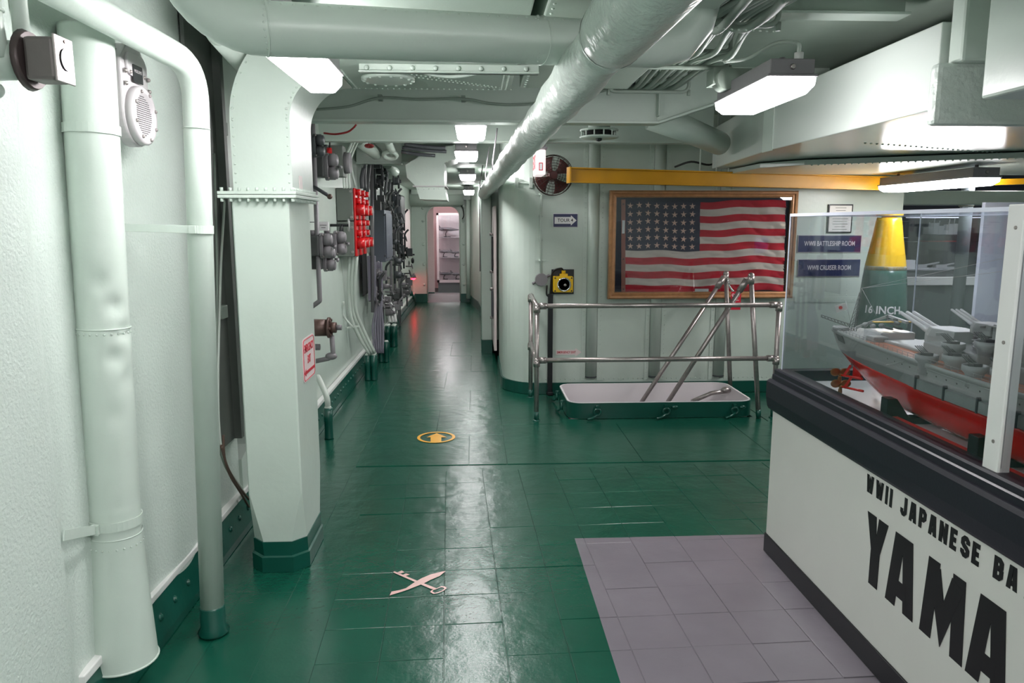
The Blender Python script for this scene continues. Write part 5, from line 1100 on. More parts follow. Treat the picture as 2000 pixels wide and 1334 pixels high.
# acrylic panes with bright edges, and the white post
gx0, gx1, gy1, gz0, gz1 = KX + .022, KX1 - .022, KY1 - .022, .885, 1.588
pYa, pYb = 1.845, 1.905
b = MB(); b.box(gx0, gx0 + .004, pYb, gy1, gz0, gz1); b.build('side_pane', glass, dcse)
b = MB(); b.box(gx0, gx0 + .004, KY0, pYa, gz0, gz1 - .03); b.build('side_pane', glass, dcse)
b = MB(); b.box(gx1 - .004, gx1, KY0, gy1, gz0, gz1); b.build('side_pane', glass, dcse)
b = MB(); b.box(gx0, gx1, gy1 - .004, gy1, gz0, gz1); b.build('end_pane', glass, dcse)
b = MB(); b.box(gx0, gx1, KY0, gy1, gz1 - .004, gz1); b.build('top_pane', glass, dcse)
for p, q in (((gx0, gy1, gz0), (gx0, gy1, gz1)), ((gx1, gy1, gz0), (gx1, gy1, gz1)), ((gx0, gy1, gz1), (gx0, pYb, gz1)), ((gx0, gy1, gz1), (gx1, gy1, gz1)), ((gx1, gy1, gz1), (gx1, KY0, gz1))):
    b = MB(); b.bar(p, q, .0045 if p[2] != q[2] else .006, .0045 if p[2] != q[2] else .012, up=(0, 1, 0) if p[2] != q[2] else (0, 0, 1)); b.build('pane_edge', edgem, dcse)
b = MB(); b.box(gx0 - .008, gx0 + .028, pYa, pYb, .88, 1.60); pst = b.build('post', whitem, dcse, bevel=.003)
for z in (1.54, 1.24, .97): b = MB(); b.cyl((gx0 - .008, 1.87, z), (gx0 - .010, 1.87, z), .005, n=10); b.build('screw', steel, pst)
b = MB(); b.box(gx0 - .008, gx0 + .028, KY0, pYa, 1.565, 1.60); b.build('top_rail', whitem, dcse, bevel=.003)
# ================================================================== SHIP MODEL
SY0, SY1, SX = 3.16, .50, 1.625   # stern y, bow y, centreline
HB, KZ, WZ, DZ = .165, .862, .998, 1.098
sm = thing('battleship_model', (SX, 2.0, KZ), 'large grey and red battleship model with orange decks inside the acrylic case', 'ship model')
def half(s_, z):  # s 0 stern..1 bow; half breadth at relative height 0..1
    if s_ < .42: bw = .36 + .64 * math.sin(min(1, s_ / .42) * math.pi / 2) ** .8
    elif s_ < .62: bw = 1
    else: bw = max(.03, math.cos((s_ - .62) / .38 * math.pi / 2) ** .9)
    lift = max(0, (.18 - s_) / .18) ** 1.3 * .55   # run aft rises
    zz = (z - lift) / (1 - lift) if z > lift else 0
    pw = .3 + .3 * max(0, (.3 - s_) / .3) + .3 * max(0, (s_ - .6) / .4)
    f = max(0, zz) ** pw
    return HB * bw * (.08 + .92 * f) if z > lift else HB * bw * .04
def sheer(s_): return DZ + .035 * max(0, (s_ - .45)) ** 1.5 * 2.2
def hullring(s_, z0, z1, n=9):
    y = SY0 + (SY1 - SY0) * s_; top = sheer(s_); L = []
    for k in range(n + 1):
        z = z0 + (z1 - z0) * k / n; rel = (z - KZ) / (top - KZ); L.append(V((SX - half(s_, rel), y, z)))
    lift = max(0, (.20 - s_) / .20) * .95
    Rr = [V((2 * SX - p.x, p.y, p.z)) for p in L[::-1]]; return L + Rr
NS = 46; ss = [0.004 + .996 * (k / NS) ** 1.15 for k in range(NS + 1)]
def zmin(s_): return KZ + (DZ - KZ) * .55 * max(0, (.18 - s_) / .18) ** 1.3 + .0005
b = MB(); R1 = [hullring(s_, min(zmin(s_), WZ - .001), WZ) for s_ in ss]; b.loft(R1, True, True); b.build('lower_hull', hullr, sm)
b = MB(); R2 = [hullring(s_, max(WZ, zmin(s_)), sheer(s_)) for s_ in ss]; b.loft(R2, True, True); o = b.build('upper_hull', hullg, sm); o.modifiers.new('es', 'EDGE_SPLIT').split_angle = math.radians(50)
def deck(s0, s1, m, name, dz=.002, ins=.97, z=None):
    b = MB(); n = 20; A_ = []; B_ = []
    for k in range(n + 1):
        s_ = s0 + (s1 - s0) * k / n; hb_ = half(s_, 1) * ins; y = SY0 + (SY1 - SY0) * s_; zz = sheer(s_) + dz; A_.append(V((SX - hb_, y, zz))); B_.append(V((SX + hb_, y, zz)))
    b.add(A_ + B_, [(k, k + 1, n + 2 + k, n + 1 + k) for k in range(n)]); return b.build(name, m, sm)
deck(.0, .14, shipg, 'stern_deck'); deck(.14, .98, plank, 'planked_deck')
# rounded stern rim, torpedo bulge, boot line
b = MB(); b.loft([[V((SX - half(s_, 1) - .002 + .004 * q[0], SY0 + (SY1 - SY0) * s_, sheer(s_) + q[1])) for q in ((0, -.012), (0, .004), (1, .004), (1, -.012))] for s_ in ss[:40]], True, True); b.build('bulwark', hullg, sm)
b = MB(); L = []
for k in range(25):
    s_ = .24 + .5 * k / 24; y = SY0 + (SY1 - SY0) * s_; hb_ = half(s_, (WZ - KZ) / (DZ - KZ)); t = math.sin(math.pi * min(1, k / 3) / 2) * .02; c = V((SX - hb_, y, 0))
    L.append([c + V((.02, 0, WZ + .004)), c + V((-t, 0, WZ + .006)), c + V((-t, 0, WZ + .04)), c + V((.02, 0, WZ + .05))])
b.loft(L, True, False); b.build('side_bulge', hullg, sm)
b = MB()
for k in range(6): s_ = .30 + .06 * k; y = SY0 + (SY1 - SY0) * s_; hb_ = half(s_, .55) + .022; b.box(SX - hb_ - .004, SX - hb_ + .02, y - .003, y + .003, WZ + .004, WZ + .052)
b.build('bulge_straps', shipd, sm, kind='stuff')
b = MB()
for s0_, s1_, z0_, z1_ in ((.22, .27, WZ + .045, sheer(.3) - .015), (.27, .75, sheer(.3) - .018, sheer(.3) - .014)):
    n = 12; P = [V((SX - half(s0_ + (s1_ - s0_) * k / n, .85) - .004, SY0 + (SY1 - SY0) * (s0_ + (s1_ - s0_) * k / n), z0_ + (z1_ - z0_) * k / n)) for k in range(n + 1)]; b.tube(P, .0025, 6)
b.build('armour_edge', hullg, sm, kind='stuff')
b = MB()
for k in range(26): s_ = .22 + .02 * k; b.cyl((SX - half(s_, .86) - .001, SY0 + (SY1 - SY0) * s_, sheer(s_) - .03), (SX - half(s_, .86) + .004, SY0 + (SY1 - SY0) * s_, sheer(s_) - .03), .0035, n=6)
b.build('portholes', dark, sm, kind='stuff')
b = MB(); b.prism([(SX - half(.03, .75) - .004, SY0 - .07, DZ - .045), (SX - half(.07, .75) - .004, SY0 - .16, DZ - .045), (SX - half(.07, .95) - .004, SY0 - .16, DZ - .012), (SX - half(.03, .95) - .004, SY0 - .07, DZ - .012)], (.006, 0, 0)); b.build('stern_opening', shipd, sm)
# guard rail round the decks
b = MB(); rl2 = []
for k in range(46):
    s_ = .01 + .6 * k / 45; p = V((SX - half(s_, 1), SY0 + (SY1 - SY0) * s_, sheer(s_))); b.cyl(p, p + V((0, 0, .018)), .0009, n=4); rl2.append(p + V((0, 0, .018)))
b.tube(rl2, .0007, 4); b.tube([p - V((0, 0, .009)) for p in rl2], .0006, 4); b.build('guard_rail', shipg, sm, kind='stuff')
# propellers, shafts and rudder
def prop(x, y, z):
    b = MB(); b.sph((x, y, z), (.008, .016, .008), 8, 6)
    for k in range(3):
        t = k * 2.094 + .5; b.sph((x + .024 * math.cos(t), y, z + .024 * math.sin(t)), (.016 * abs(math.cos(t)) + .009, .004, .016 * abs(math.sin(t)) + .009), 10, 6)
    b.build('propeller', bronze, sm); b = MB(); b.tube([(x, y, z), (x + .02, y - .14, z + .012)], .005, 8); b.bar((x, y - .03, z), (x + .02, y - .045, z + .05), .004, .010); b.build('propeller_shaft', hullr, sm)
prop(1.50, 2.92, .888); prop(1.53, 2.99, .922); prop(1.70, 2.99, .922); prop(1.74, 2.92, .888)
b = MB(); b.box(SX - .006, SX + .006, 3.0, 3.06, .90, .99); b.build('rudder', hullr, sm, bevel=.004)
# stern crane, catapults, aircraft, flag
mx0, my0 = SX - .01, 3.07
b = MB()
A1 = oy(1664, 648, 3.05); A2 = oy(1680, 572, 3.05)
for dx, dy in ((-.012, -.012), (.012, -.012), (.012, .012), (-.012, .012)): b.cyl(A1 + V((dx, dy, 0)), A2 + V((dx * .2, dy * .2, 0)), .0014, n=4)
for k in range(9):
    t0, t1 = k / 9, (k + 1) / 9; c0, c1 = A1.lerp(A2, t0), A1.lerp(A2, t1); w0, w1 = .012 * (1 - .8 * t0), .012 * (1 - .8 * t1)
    b.cyl(c0 + V((-w0, -w0, 0)), c1 + V((w1, -w1, 0)), .001, n=4); b.cyl(c0 + V((w0, -w0, 0)), c1 + V((-w1, -w1, 0)), .001, n=4); b.cyl(c0 + V((-w0, w0, 0)), c1 + V((-w1, -w1, 0)), .001, n=4)
b.build('crane_mast', shipd, sm, kind='stuff')
b = MB(); t0_, t1_ = oy(1604, 615, 3.12), oy(1662, 634, 3.07); 
for off in ((0, 0, 0), (0, 0, -.014)): b.cyl(t0_ + V(off) * .6, t1_ + V(off), .0014, n=4)
for k in range(9): p_ = t0_.lerp(t1_, k / 9); q_ = t0_.lerp(t1_, (k + .6) / 9); b.cyl(p_, q_ - V((0, 0, .0125)), .001, n=4); b.cyl(p_, p_ - V((0, 0, .011)), .001, n=4)
b.build('stern_boom', shipd, sm, kind='stuff')
for k, (p_, q_) in enumerate((((1672, 640, 3.0), (1735, 617, 2.95)), ((1735, 617, 2.95), (1772, 630, 2.8)))):
    b = MB(); P_, Q_ = oy(*p_), oy(*q_); b.bar(P_, Q_, .012, .010); b.build('catapult', shipg, sm)
ac = oy(1745, 630, 2.85)
b = MB(); b.sph(ac, (.012, .05, .012), 10, 6); b.sph(ac + V((0, -.01, .012)), (.008, .016, .007), 8, 6); b.bar(ac + V((0, .04, 0)), ac + V((0, .05, .022)), .003, .014); b.sph(ac + V((-.02, 0, -.022)), (.006, .04, .006), 8, 6); b.sph(ac + V((.02, 0, -.022)), (.006, .04, .006), 8, 6); b.build('seaplane_body', shipd, sm, kind='stuff')
b = MB(); b.box(ac.x - .085, ac.x + .075, ac.y - .018, ac.y + .004, ac.z + .002, ac.z + .006); b.build('seaplane_wing', yell2, sm, bevel=.0015)
for k, (px, py) in enumerate(((1690, 634), (1705, 637), (1722, 636))): b = MB(); c = oy(px, py, 2.97); b.sph(c, (.012, .014, .010), 8, 6); b.cyl(c - V((0, 0, .012)), c, .006, n=8); b.build('deck_fitting', shipg, sm)
b = MB(); c = oy(1642, 646, 3.08); b.lathe((c.x, c.y, DZ + .002), [(.03, 0), (.034, .012), (.03, .016), (.024, .01), (0, .01)], n=20); b.build('gun_tub', shipg, sm)
f0, f1 = oy(1662, 632, 3.06), oy(1652, 588, 3.10)
b = MB(); b.cyl(f0, f1, .001, n=5); b.build('flag_staff', shipg, sm); b = MB(); fa = oy(1631, 598, 3.09); fb = oy(1653, 590, 3.09)
b.add([oy(1630, 598, 3.09), oy(1634, 611, 3.09), oy(1655, 604, 3.09), oy(1652, 591, 3.09)], [(0, 1, 2, 3)]); o = b.build('ensign', paper, sm); o.modifiers.new('s', 'SOLIDIFY').thickness = .001
b = MB(); c = oy(1642, 601, 3.087); b.cyl(c - V((0, .0015, 0)), c + V((0, .0035, 0)), .0075, n=14); b.build('ensign_disc', redm, sm)
# rigging
b = MB(); tp_ = oy(1683, 563, 3.05)
for q_ in (oy(1712, 617, 2.9), oy(1668, 632, 3.07), oy(1958, 505, 1.95), oy(1958, 530, 1.95)): b.cyl(tp_, q_, .0006, n=4)
b.build('rigging', lgrey, sm, kind='stuff')
_before = set(sm.children)
# deckhouse with shiny breakwater, main turret with three guns
def turret(x, y, z, s_, aim, elev, m=shipg, nm='turret'):
    b = MB(); b.cyl((x, y, z), (x, y, z + .03 * s_), .062 * s_, .062 * s_, 24); b.build(nm + '_barbette', shipd, sm)
    ca, sa = math.cos(aim), math.sin(aim); f = V((sa, ca, 0)); r = V((ca, -sa, 0)); o_ = V((x, y, z + .03 * s_))
    lo_ = [(-.05, -.09), (.05, -.09), (.068, .02), (.045, .075), (-.045, .075), (-.068, .02)]
    ring = lambda k_, zz, sh: [o_ + r * (p[0] * s_ * k_) + f * ((p[1] * k_ + sh) * s_) + V((0, 0, zz * s_)) for p in lo_]
    b = MB(); b.loft([ring(1, 0, 0), ring(1, .03, 0), ring(.9, .058, -.01)], True, False); hs = b.build(nm + '_house', m, sm, bevel=.003)
    for k in (-1, 0, 1):
        g0 = o_ + r * (.026 * s_ * k) + f * .06 * s_ + V((0, 0, .03 * s_)); d = (f * math.cos(elev) + V((0, 0, math.sin(elev)))).normalized()
        b = MB(); b.tube([g0, g0 + d * .06 * s_, g0 + d * .062 * s_, g0 + d * .215 * s_], [.0105 * s_, .0095 * s_, .0080 * s_, .0065 * s_], 12); b.build('gun_barrel', shiplg, hs)
    b = MB(); b.box(o_.x - .085 * s_, o_.x + .085 * s_, o_.y - .004 - .05 * s_, o_.y + .004 - .05 * s_, o_.z + .04 * s_, o_.z + .05 * s_); b.build('rangefinder', m, hs)
turret(1.74, 2.50, DZ + .002, 1.0, 0, math.radians(14)); 
b = MB(); b.box(1.66, 1.80, 2.80, 2.93, DZ, DZ + .03); b.build('deckhouse', shiplg, sm, bevel=.004)
b = MB(); b.box(1.60, 1.66, 2.74, 2.80, DZ, DZ + .022); b.box(1.64, 1.84, 2.42, 2.74, DZ, DZ + .012); b.build('deckhouse', shipg, sm, bevel=.004)
b = MB(); b.box(1.62, 1.82, 1.95, 2.46, DZ, DZ + .05); b.build('superstructure', shipg, sm, bevel=.004)
b = MB(); b.cyl((1.71, 2.27, DZ + .05), (1.71, 2.27, DZ + .105), .036, .03, 18)
for k in range(4): b.ring((1.71, 2.27, DZ + .06 + .012 * k), (0, 0, 1), .036, .003, 18, 5)
b.build('pedestal', shipg, sm, kind='stuff')
turret(1.71, 2.27, DZ + .085, .62, 0, math.radians(18), shipg, 'secondary_turret')
# anti-aircraft mounts and tubs
rn = random.Random(5)
for k, (x, y, z) in enumerate([(1.555, 2.33, DZ + .012), (1.575, 2.22, DZ + .03), (1.56, 2.10, DZ + .02), (1.60, 2.27, DZ + .06), (1.62, 2.14, DZ + .085), (1.57, 1.99, DZ + .03), (1.60, 1.88, DZ + .06), (1.58, 1.77, DZ + .03), (1.64, 2.02, DZ + .11), (1.66, 1.9, DZ + .13), (1.60, 1.66, DZ + .05), (1.58, 1.55, DZ + .03), (1.64, 1.75, DZ + .12), (1.66, 1.6, DZ + .12)]):
    b = MB(); b.lathe((x, y, z - .05), [(.022, 0), (.026, .04), (.036, .05), (.036, .066), (.032, .066), (.032, .054), (0, .054)], n=16); b.build('gun_tub', shipg, sm)
    b = MB(); b.box(x - .014, x + .014, y - .012, y + .012, z, z + .022)
    for q in (-.010, -.003, .004, .011): b.cyl((x + q, y + .006, z + .018), (x + q - .012, y + .034, z + .04), .0018, n=5)
    b.build('gun_mount', shipd, sm, kind='stuff')
# stepped tower and funnel
for k, (x, y, z0_, w_, l_, h_) in enumerate([(1.71, 2.15, .05, .075, .12, .05), (1.71, 2.12, .10, .06, .09, .05), (1.71, 2.10, .15, .045, .07, .05), (1.71, 1.78, .05, .08, .16, .07), (1.71, 1.78, .12, .06, .12, .08), (1.71, 1.42, .05, .07, .12, .10), (1.71, 1.42, .15, .05, .09, .12), (1.71, 1.42, .27, .035, .06, .06)]):
    b = MB(); z_ = DZ + z0_; b.box(x - w_, x + w_, y - l_ / 2, y + l_ / 2, z_, z_ + h_); b.box(x - w_ - .012, x + w_ + .012, y - l_ / 2 - .01, y + l_ / 2 + .01, z_ + h_ - .008, z_ + h_ - .004); b.build('tower_tier', shipg, sm, bevel=.004)
b = MB(); b.loft([[V((1.71 + .035 * math.cos(t), 1.80 + dy + .055 * math.sin(t), z_)) for t in [2 * math.pi * q / 20 for q in range(20)]] for dy, z_ in ((0, DZ + .19), (.06, DZ + .34))], True, True); b.build('funnel', shipg, sm)
b = MB()
for q_ in ((1.69, 1.98), (1.73, 1.98), (1.71, 2.04)): b.cyl((q_[0], q_[1], DZ + .05), (1.71, 2.02, DZ + .36), .003, n=6)
for z_ in (.2, .27, .33): b.cyl((1.64, 2.01, DZ + z_), (1.78, 2.01, DZ + z_), .0018, n=5)
b.cyl((1.71, 2.02, DZ + .36), (1.66, 2.1, DZ + .43), .0016, n=5); b.build('mast', shipd, sm, kind='stuff')
turret(1.71, 1.12, DZ + .03, 1.1, math.pi, math.radians(6))
for c_ in sm.children:
    if c_ not in _before: c_.location.x -= .075
# black cradle blocks under the hull
for k, y in enumerate((2.50, 2.02, 1.3)):
    t = thing('cradle_block', (SX - .14, y, .842), ['black cradle block under the red hull nearest the stern', 'black cradle block under the red hull beside the white post', 'black cradle block under the hull beyond the white post'][k], 'stand')
    b = MB(); b.prism([(SX - .165, y, .842), (SX + .165, y, .842), (SX + .165, y, .935), (SX + .13, y, .935), (SX + .08, y, .866), (SX - .08, y, .866), (SX - .13, y, .935), (SX - .165, y, .935)], (0, .045, 0)); b.build('block', black, t, bevel=.002)
b = MB(); b.box(1.475, 1.50, .9, 2.5, .845, .872); b.build('cradle_rail', redm, label='red rail running low along the cradle blocks inside the case', cat='rail')
# ================================================================== SHELL AND FAR RIGHT ROOM
c = oy(1737, 600, 5.9); shx = c.x - .06
sh = thing('artillery_shell', (shx, 5.9, 0), 'huge upright artillery shell, yellow tip, white band and green body lettered 16 INCH', 'shell')
rs = .222; zt_ = oy(1725, 414, 5.9).z; zb1, zb2 = oy(1737, 519, 5.9).z, oy(1737, 527, 5.9).z
z1s = zt_ - .0
tab = [(oy(1737, py, 5.9).z, r) for py, r in ((425, .088), (432, .096), (470, .119), (519, .153), (560, .172), (613, .190), (700, .203), (760, .206))]
def pr_(z):
    if z >= tab[0][0]: return tab[0][1]
    for (za_, ra), (zb__, rb_) in zip(tab, tab[1:]):
        if z >= zb__: return rb_ + (ra - rb_) * (z - zb__) / (za_ - zb__)
    return tab[-1][1]
zs = [.0, .02, .15, .3, .45, .6]
b = MB(); b.lathe((shx, 5.9, 0), [(.0, 0), (.2, 0), (.206, .02), (.206, .1), (.212, .105), (.212, .16), (.206, .165)] + [(pr_(.17 + (zb1 - .17) * k / 14), .17 + (zb1 - .17) * k / 14) for k in range(15)] + [(0, zb1)], n=40); b.build('body', shellg, sh)
b = MB(); b.lathe((shx, 5.9, 0), [(0, zb1)] + [(pr_(zb1) , zb1), (pr_(zb2), zb2), (0, zb2)], n=40); b.build('white_band', whitem, sh)
b = MB(); b.lathe((shx, 5.9, 0), [(0, zb2)] + [(pr_(zb2 + (zt_ - .045 - zb2) * k / 14), zb2 + (zt_ - .045 - zb2) * k / 14) for k in range(15)] + [(0, zt_ - .045)], n=40); b.build('nose', yell3, sh)
b = MB(); b.lathe((shx, 5.9, 0), [(0, zt_ - .045), (.055, zt_ - .045), (.055, zt_ - .038), (.095, zt_ - .03), (.1, zt_ - .008), (.07, zt_), (0, zt_)], n=28); b.build('tip_cap', yell3, sh)
# lettering bent round the body
def wraptext(s_, size, z, m, parent, r):
    cu = bpy.data.curves.new('t', 'FONT'); cu.body = s_; cu.size = size; cu.align_x = 'CENTER'; cu.offset = .002; cu.resolution_u = 2; to = bpy.data.objects.new('t', cu); scn.collection.objects.link(to)
    me = bpy.data.meshes.new_from_object(to.evaluated_get(bpy.context.evaluated_depsgraph_get())); bpy.data.objects.remove(to)
    a0_ = math.atan2(-5.9, -shx) 
    for v in me.vertices:
        a = a0_ + v.co.x / r; zz = z + v.co.y; rr_ = pr_(zz) + .004; v.co = V((rr_ * math.cos(a), rr_ * math.sin(a), zz))
    me.materials.clear(); me.materials.append(m); o = bpy.data.objects.new('lettering', me); scn.collection.objects.link(o); o.parent = parent
wraptext('16 INCH', .085, oy(1717, 614, 5.7).z, signw, sh, .21)
# second display case far right with a pale ship model
c2 = thing('far_display_case', (5.4, 9.2, 0), 'low display case standing in the far dark compartment, grey base and white rim', 'display case')
X0, X1 = oy(1762, 548, 8.8).x, oy(1932, 548, 8.8).x; zr0, zr1 = oy(1800, 557, 8.8).z, oy(1800, 541, 8.8).z
b = MB(); b.box(X0 - .05, X1, 8.8, 9.7, 0, zr0); b.build('base', slate2, c2); b = MB(); b.box(X0 - .08, X1 + .02, 8.77, 9.73, zr0, zr1); b.build('rim', whitem, c2, bevel=.004); b = MB(); b.box(X0 - .04, X1 - .02, 8.81, 9.69, zr1, zr1 + .03); b.build('table_top', greyd, c2)
zg = oy(1800, 425, 8.85).z
for y in (8.83, 9.67): b = MB(); b.box(X0, X1 - .04, y, y + .006, zr1 + .03, zg); b.build('pane', glass, c2)
b = MB(); b.bar((X0, 8.83, zg), (X1 - .04, 8.83, zg), .008, .012); b.build('pane_edge', edgem, c2); b = MB(); b.bar((X1 - .04, 8.83, zg), (X1 - .04, 8.83, zr1), .008, .012, up=(0, 1, 0)); b.build('pane_edge', edgem, c2)
m2 = thing('pale_ship_model', (5.2, 9.2, zr1 + .03), 'pale grey ship model inside the far display case', 'ship model')
zd = oy(1800, 527, 9.1).z; xe = oy(1872, 527, 9.1).x; xs = X0 + .05
b = MB(); b.prism([(xs, 9.1, zr1 + .06), (xe - .12, 9.1, zr1 + .06), (xe, 9.1, zd + .03), (xs, 9.1, zd)], (0, .16, 0)); b.build('hull', lgrey, m2, bevel=.01); b = MB(); b.box(xs, xe - .1, 9.11, 9.25, zd - .005, zd + .008); b.build('deck', plank, m2)
b = MB(); b.box(xs, xs + .3, 9.13, 9.23, zd, zd + .12); b.box(xs + .05, xs + .16, 9.14, 9.22, zd + .12, zd + .22); b.build('deckhouse', signw, m2, bevel=.005)
for k in range(2): b = MB(); x = xs + .42 + .26 * k; b.box(x - .1, x + .04, 9.14, 9.22, zd + .01, zd + .06); b.bar((x, 9.18, zd + .05), (x + .2, 9.15, zd + .09), .016, .016); b.build('gun_turret', lgrey, m2)
b = MB(); b.cyl((xs + .12, 9.18, zd + .2), (xs + .12, 9.18, zd + .55), .006, n=6); b.cyl((xs + .04, 9.18, zd + .4), (xs + .2, 9.18, zd + .4), .004, n=6); b.build('mast', signw, m2)
m3 = thing('white_ship_model', (5.6, 10.3, 1.3), 'small white ship model with a red stripe standing behind the far case', 'ship model')
xa, xb = oy(1806, 470, 10.2).x, oy(1878, 470, 10.2).x; zA_ = oy(1800, 458, 10.2).z
b = MB(); b.box(xa, xb, 10.1, 10.3, zA_ - .10, zA_); b.build('hull', mat('model_dark_hull', (70, 60, 66), .5), m3, bevel=.02); b = MB(); b.box(xa - .02, xb + .02, 10.09, 10.31, zA_ - .1, zA_ - .085); b.build('stripe', redm, m3)
for k in range(7): b = MB(); x = xa + .04 + (xb - xa - .1) * k / 6; h = [.10, .16, .12, .06, .14, .15, .06][k]; b.box(x - .035, x + .035, 10.14, 10.26, zA_, zA_ + h); b.cyl((x, 10.2, zA_ + h), (x + .01, 10.2, zA_ + h + .07), .006, n=5); b.build('deckhouse', signw, m3)
b = MB(); b.box(xa - .3, xb + .4, 10.0, 10.5, 0, zA_ - .1); b.build('dark_plinth', slate, label='dark plinth under the white ship model in the far compartment', cat='plinth')
b = MB(); a = oy(1890, 380, 8.2); e = oy(1885, 555, 8.2); b.cyl((a.x, 8.2, 0), (a.x, 8.2, 2.5), .065, n=20); pil = b.build('grey_pillar', mat('pillar_grey', (150, 158, 166), .45), label='round grey pillar with a rope lashing in the far compartment', cat='pillar')
z0_ = oy(1890, 403, 8.2).z
b = MB(); b.tube([(a.x + .072 * math.cos(t), 8.2 + .072 * math.sin(t), z0_ + .014 * t / 6.283) for t in [k * .3 for k in range(84)]], .0105, 6)
b.build('rope_lashing', rope, label='pale rope lashed around the grey pillar', cat='rope')
b = MB(); a = oy(1925, 390, 6.2); e = oy(1963, 655, 6.2); b.box(a.x, e.x + .15, 6.2, 6.24, .2, oy(1930, 395, 6.2).z); b.build('lavender_panel', lav, label='pale lavender display panel behind the white post', cat='panel', bevel=.003)
b = MB(); b.box(oy(1757, 380, 7.6).x, 7.5, 7.5, 7.9, oy(1800, 400, 7.6).z, oy(1800, 377, 7.6).z + .02); b.build('low_duct', mint, label='green low duct crossing over the far compartment', cat='duct', bevel=.01)
b = MB(); a, e = oy(1988, 488, 4.4), oy(2030, 548, 4.4); b.box(a.x, e.x, 4.4, 4.42, e.z, a.z); o = b.build('blue_poster', blueb, label='blue poster at the right edge beyond the case post', cat='poster')

# ================================================================== CABINET BEYOND THE DOORWAY
gc = thing('glass_cabinet', (-.5, 17.0, 0), 'white framed glass cabinet with shelves seen through the far doorway', 'cabinet')
cx0, cx1 = oy(853, 480, 17.0).x, -.05; cz0, cz1 = oy(870, 552, 17.0).z, oy(870, 416, 17.0).z
b = MB(); b.box(cx0, cx1, 17.4, 17.42, cz0, cz1); b.build('back_panel', signw, gc)
for n_, bx_ in (('stile', (cx0, cx0 + .05, 16.98, 17.03, cz0, cz1)), ('stile', (cx1 - .05, cx1, 16.98, 17.03, cz0, cz1)), ('top_rail', (cx0, cx1, 16.98, 17.03, cz1 - .05, cz1)), ('bottom_rail', (cx0, cx1, 16.98, 17.03, cz0, cz0 + .06)), ('plinth', (cx0 + .02, cx1, 17.0, 17.4, 0, cz0))): b = MB(); b.box(*bx_); b.build(n_, lgrey if n_ != 'plinth' else slate2, gc)
shz = [oy(870, py, 17.2).z for py in (463, 502, 550)]
for z in shz[:2]: b = MB(); b.box(cx0 + .05, cx1 - .05, 17.05, 17.4, z - .012, z); b.build('shelf', lgrey, gc)
def plane_model(px, z, s_, label):
    c = oy(px, 480, 17.2); t = thing('aircraft_model', (c.x, 17.2, z), label, 'aircraft model'); c.z = z
    b = MB(); b.cyl(c, c + V((0, 0, .012)), .06 * s_, n=14); b.tube(spl([c + V((-.03, 0, .01)), c + V((-.035, 0, .06 * s_)), c + V((.0, 0, .11 * s_))]), .008, 8); b.build('stand', black, t)
    f = c + V((0, 0, .13 * s_)); b = MB(); b.tube([f + V((-.17 * s_, 0, .01)), f + V((-.1 * s_, 0, 0)), f + V((.06 * s_, 0, 0)), f + V((.2 * s_, 0, -.01))], [.012, .032 * s_, .034 * s_, .006], 10); b.build('fuselage', greym, t)
    b = MB(); b.prism([f + V((-.05 * s_, -.16 * s_, 0)), f + V((.06 * s_, 0, 0)), f + V((-.05 * s_, .16 * s_, 0)), f + V((-.09 * s_, 0, 0))], (0, 0, .008)); b.build('wing', greym, t)
    b = MB(); b.prism([f + V((-.17 * s_, 0, .01)), f + V((-.09 * s_, 0, .01)), f + V((-.16 * s_, 0, .1 * s_)), f + V((-.19 * s_, 0, .1 * s_))], (0, .008, 0)); b.build('tail_fin', greym, t)
plane_model(874, shz[0], 1.35, 'grey jet aircraft model on the top shelf beyond the doorway')
plane_model(869, shz[1], .95, 'left grey aircraft model on the middle shelf beyond the doorway')
plane_model(891, shz[1], .8, 'right grey aircraft model on the middle shelf beyond the doorway')
plane_model(869, cz0 + .06, 1.0, 'left dark aircraft model at the bottom of the cabinet beyond the doorway')
plane_model(893, cz0 + .06, .9, 'right dark aircraft model at the bottom of the cabinet beyond the doorway')
b = MB(); b.box(cx0 + .05, cx1 - .05, 16.995, 17.0, cz0 + .06, cz1 - .05); b.build('glass_door', fglass, gc)
# ================================================================== MORE CORRIDOR FITTINGS
def conduit_run(pts, r, m, label, name='conduit'): b = MB(); b.tube(spl(pts, 5), r, 8); return b.build(name, m, label=label, cat='conduit')
mauve = bpy.data.materials['mauve_grey']
for k in range(5):
    conduit_run([Q(728 + 4 * k, 512, 8.5), Q(726 + 5 * k, 560, 8.45), Q(733 + 3 * k, 600, 8.4), Q(728 + 5 * k, 640, 8.35), Q(732 + 4 * k, 690, 8.3)], .013, mauve, 'wavy mauve-grey cable running to the deck below the blue-grey cabinet, ' + ['leftmost', 'second', 'middle', 'fourth', 'rightmost'][k])
for k, (px, D, a_, b_) in enumerate([(706, 7.9, 328, 368), (712, 8.0, 300, 372), (718, 8.2, 318, 400), (745, 9.4, 330, 405), (752, 9.6, 340, 430), (758, 9.9, 350, 470)]):
    conduit_run([Q(px + 4, a_, D), Q(px, (a_ + b_) / 2, D), Q(px + 1, b_, D)], .02, greyd, 'dark vertical conduit high on the corridor wall, ' + ['just above the red switches', 'second one above the red switches', 'longest one beside the red switches', 'left one above the blue-grey cabinet', 'middle one above the blue-grey cabinet', 'right one beyond the blue-grey cabinet'][k])
eqcluster('dark switch boxes behind the top of the blue-grey cabinet', 9.6, zp(430, 9.6), 14, shipd, .16, 21, .22)
eqcluster('grey valves between the blue-grey cabinet and the far dark cabinet', 9.9, zp(500, 9.9), 16, greyd, .18, 22, .25)
eqcluster('grey hydrant valves low on the wall beyond the mauve cables', 10.2, zp(580, 10.2), 14, greym, .18, 23, .2)
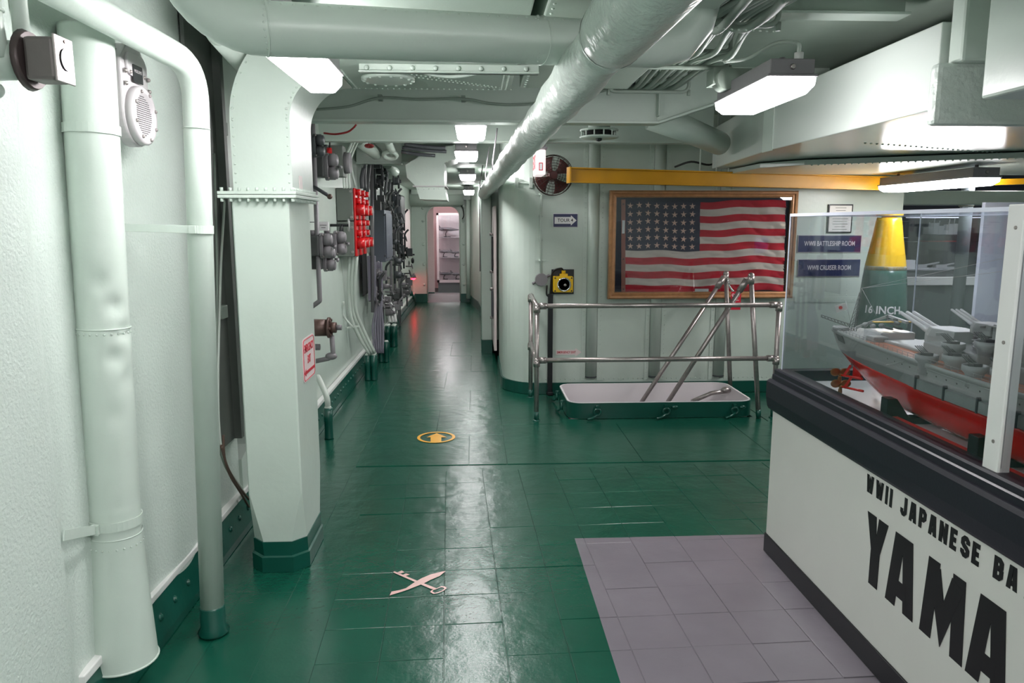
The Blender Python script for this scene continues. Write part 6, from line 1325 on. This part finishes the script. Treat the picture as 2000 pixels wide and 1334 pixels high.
gcn = thing('grey_canister', Q(773, 585, 10.6), 'grey cylinder hanging low on the corridor wall near the far deck tubes', 'canister')
c = Q(776, 583, 10.6); b = MB(); b.cyl(c - V((0, 0, .11)), c + V((0, 0, .11)), .05, n=16); b.build('body', greym, gcn); b = MB(); b.cyl(c + V((0, 0, .11)), c + V((0, 0, .15)), .03, n=10); b.build('neck', greym, gcn); b = MB(); b.bar(c, c + V((-.2, 0, 0)), .02, .03); b.build('bracket', greym, gcn)
for k, (D0, pts_) in enumerate([(9.2, [(752, 560), (752, 600), (758, 632)]), (9.3, [(750, 556), (756, 590), (764, 632)]), (9.4, [(754, 555), (762, 590), (770, 632)])]):
    pass
for k, (px0, py0, px1, py1, D) in enumerate([(790, 281, 870, 289, 7.0), (786, 288, 872, 296, 7.1), (784, 296, 850, 304, 7.2)]):
    b = MB(); b.tube(spl([Q(px0, py0, D), Q((px0 + px1) / 2, (py0 + py1) / 2 + 1.5, D), Q(px1, py1, D)]), .016, 8); b.build('overhead_cable', greyd, label='dark cable crossing above the corridor between the beams, ' + ['upper', 'middle', 'lower'][k], cat='cable')
b = MB(); b.box(-1.2, -.1, 6.5, 7.7, 2.44, 2.498); b.build('dark_space_sheet', shipd, label='dark sheet on the ceiling standing in for the dark space between the second and third beams', cat='panel')  # added dark sheet: its colour stands in for the dark space between the beams
b = MB(); a, e = Q(612, 225, 5.0), Q(622, 500, 5.0); b.box(-1.2, -1.15, 5.0, 5.08, 1.2, 2.1); b.build('mounting_bar', greym, label='narrow grey mounting bar behind the switches at the column', cat='bar')
for k, (x0_, y0_, x1_, y1_) in enumerate([(656, 500, 655, 640), (671, 590, 690, 640)]):
    b = MB(); b.tube(spl([Q(x0_, y0_, 6.9), Q(x0_ - 1, (y0_ + y1_) / 2, 6.95), Q(x1_, y1_, 7.0)]), .01, 8); b.build('wall_cable', cablew, label=['outermost pale cable below the alarm board, next to the brown valve', 'short pale cable from the bend clamp to the cable clamp'][k], cat='cable')

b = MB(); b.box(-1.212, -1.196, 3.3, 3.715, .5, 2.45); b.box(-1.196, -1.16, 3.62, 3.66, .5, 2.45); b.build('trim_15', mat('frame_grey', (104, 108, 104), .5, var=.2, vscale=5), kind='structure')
for k, (py, z_) in enumerate(((610, 0), (250, 0))):
    b = MB(); p = ox(430, py, -1.19); b.box(-1.196, -1.17, p.y - .03, p.y + .05, p.z - .03, p.z + .03); b.build('cable_bracket', cable, label=['lower', 'upper'][k] + ' small bracket on the dark frame left of the square column', cat='bracket', bevel=.003)
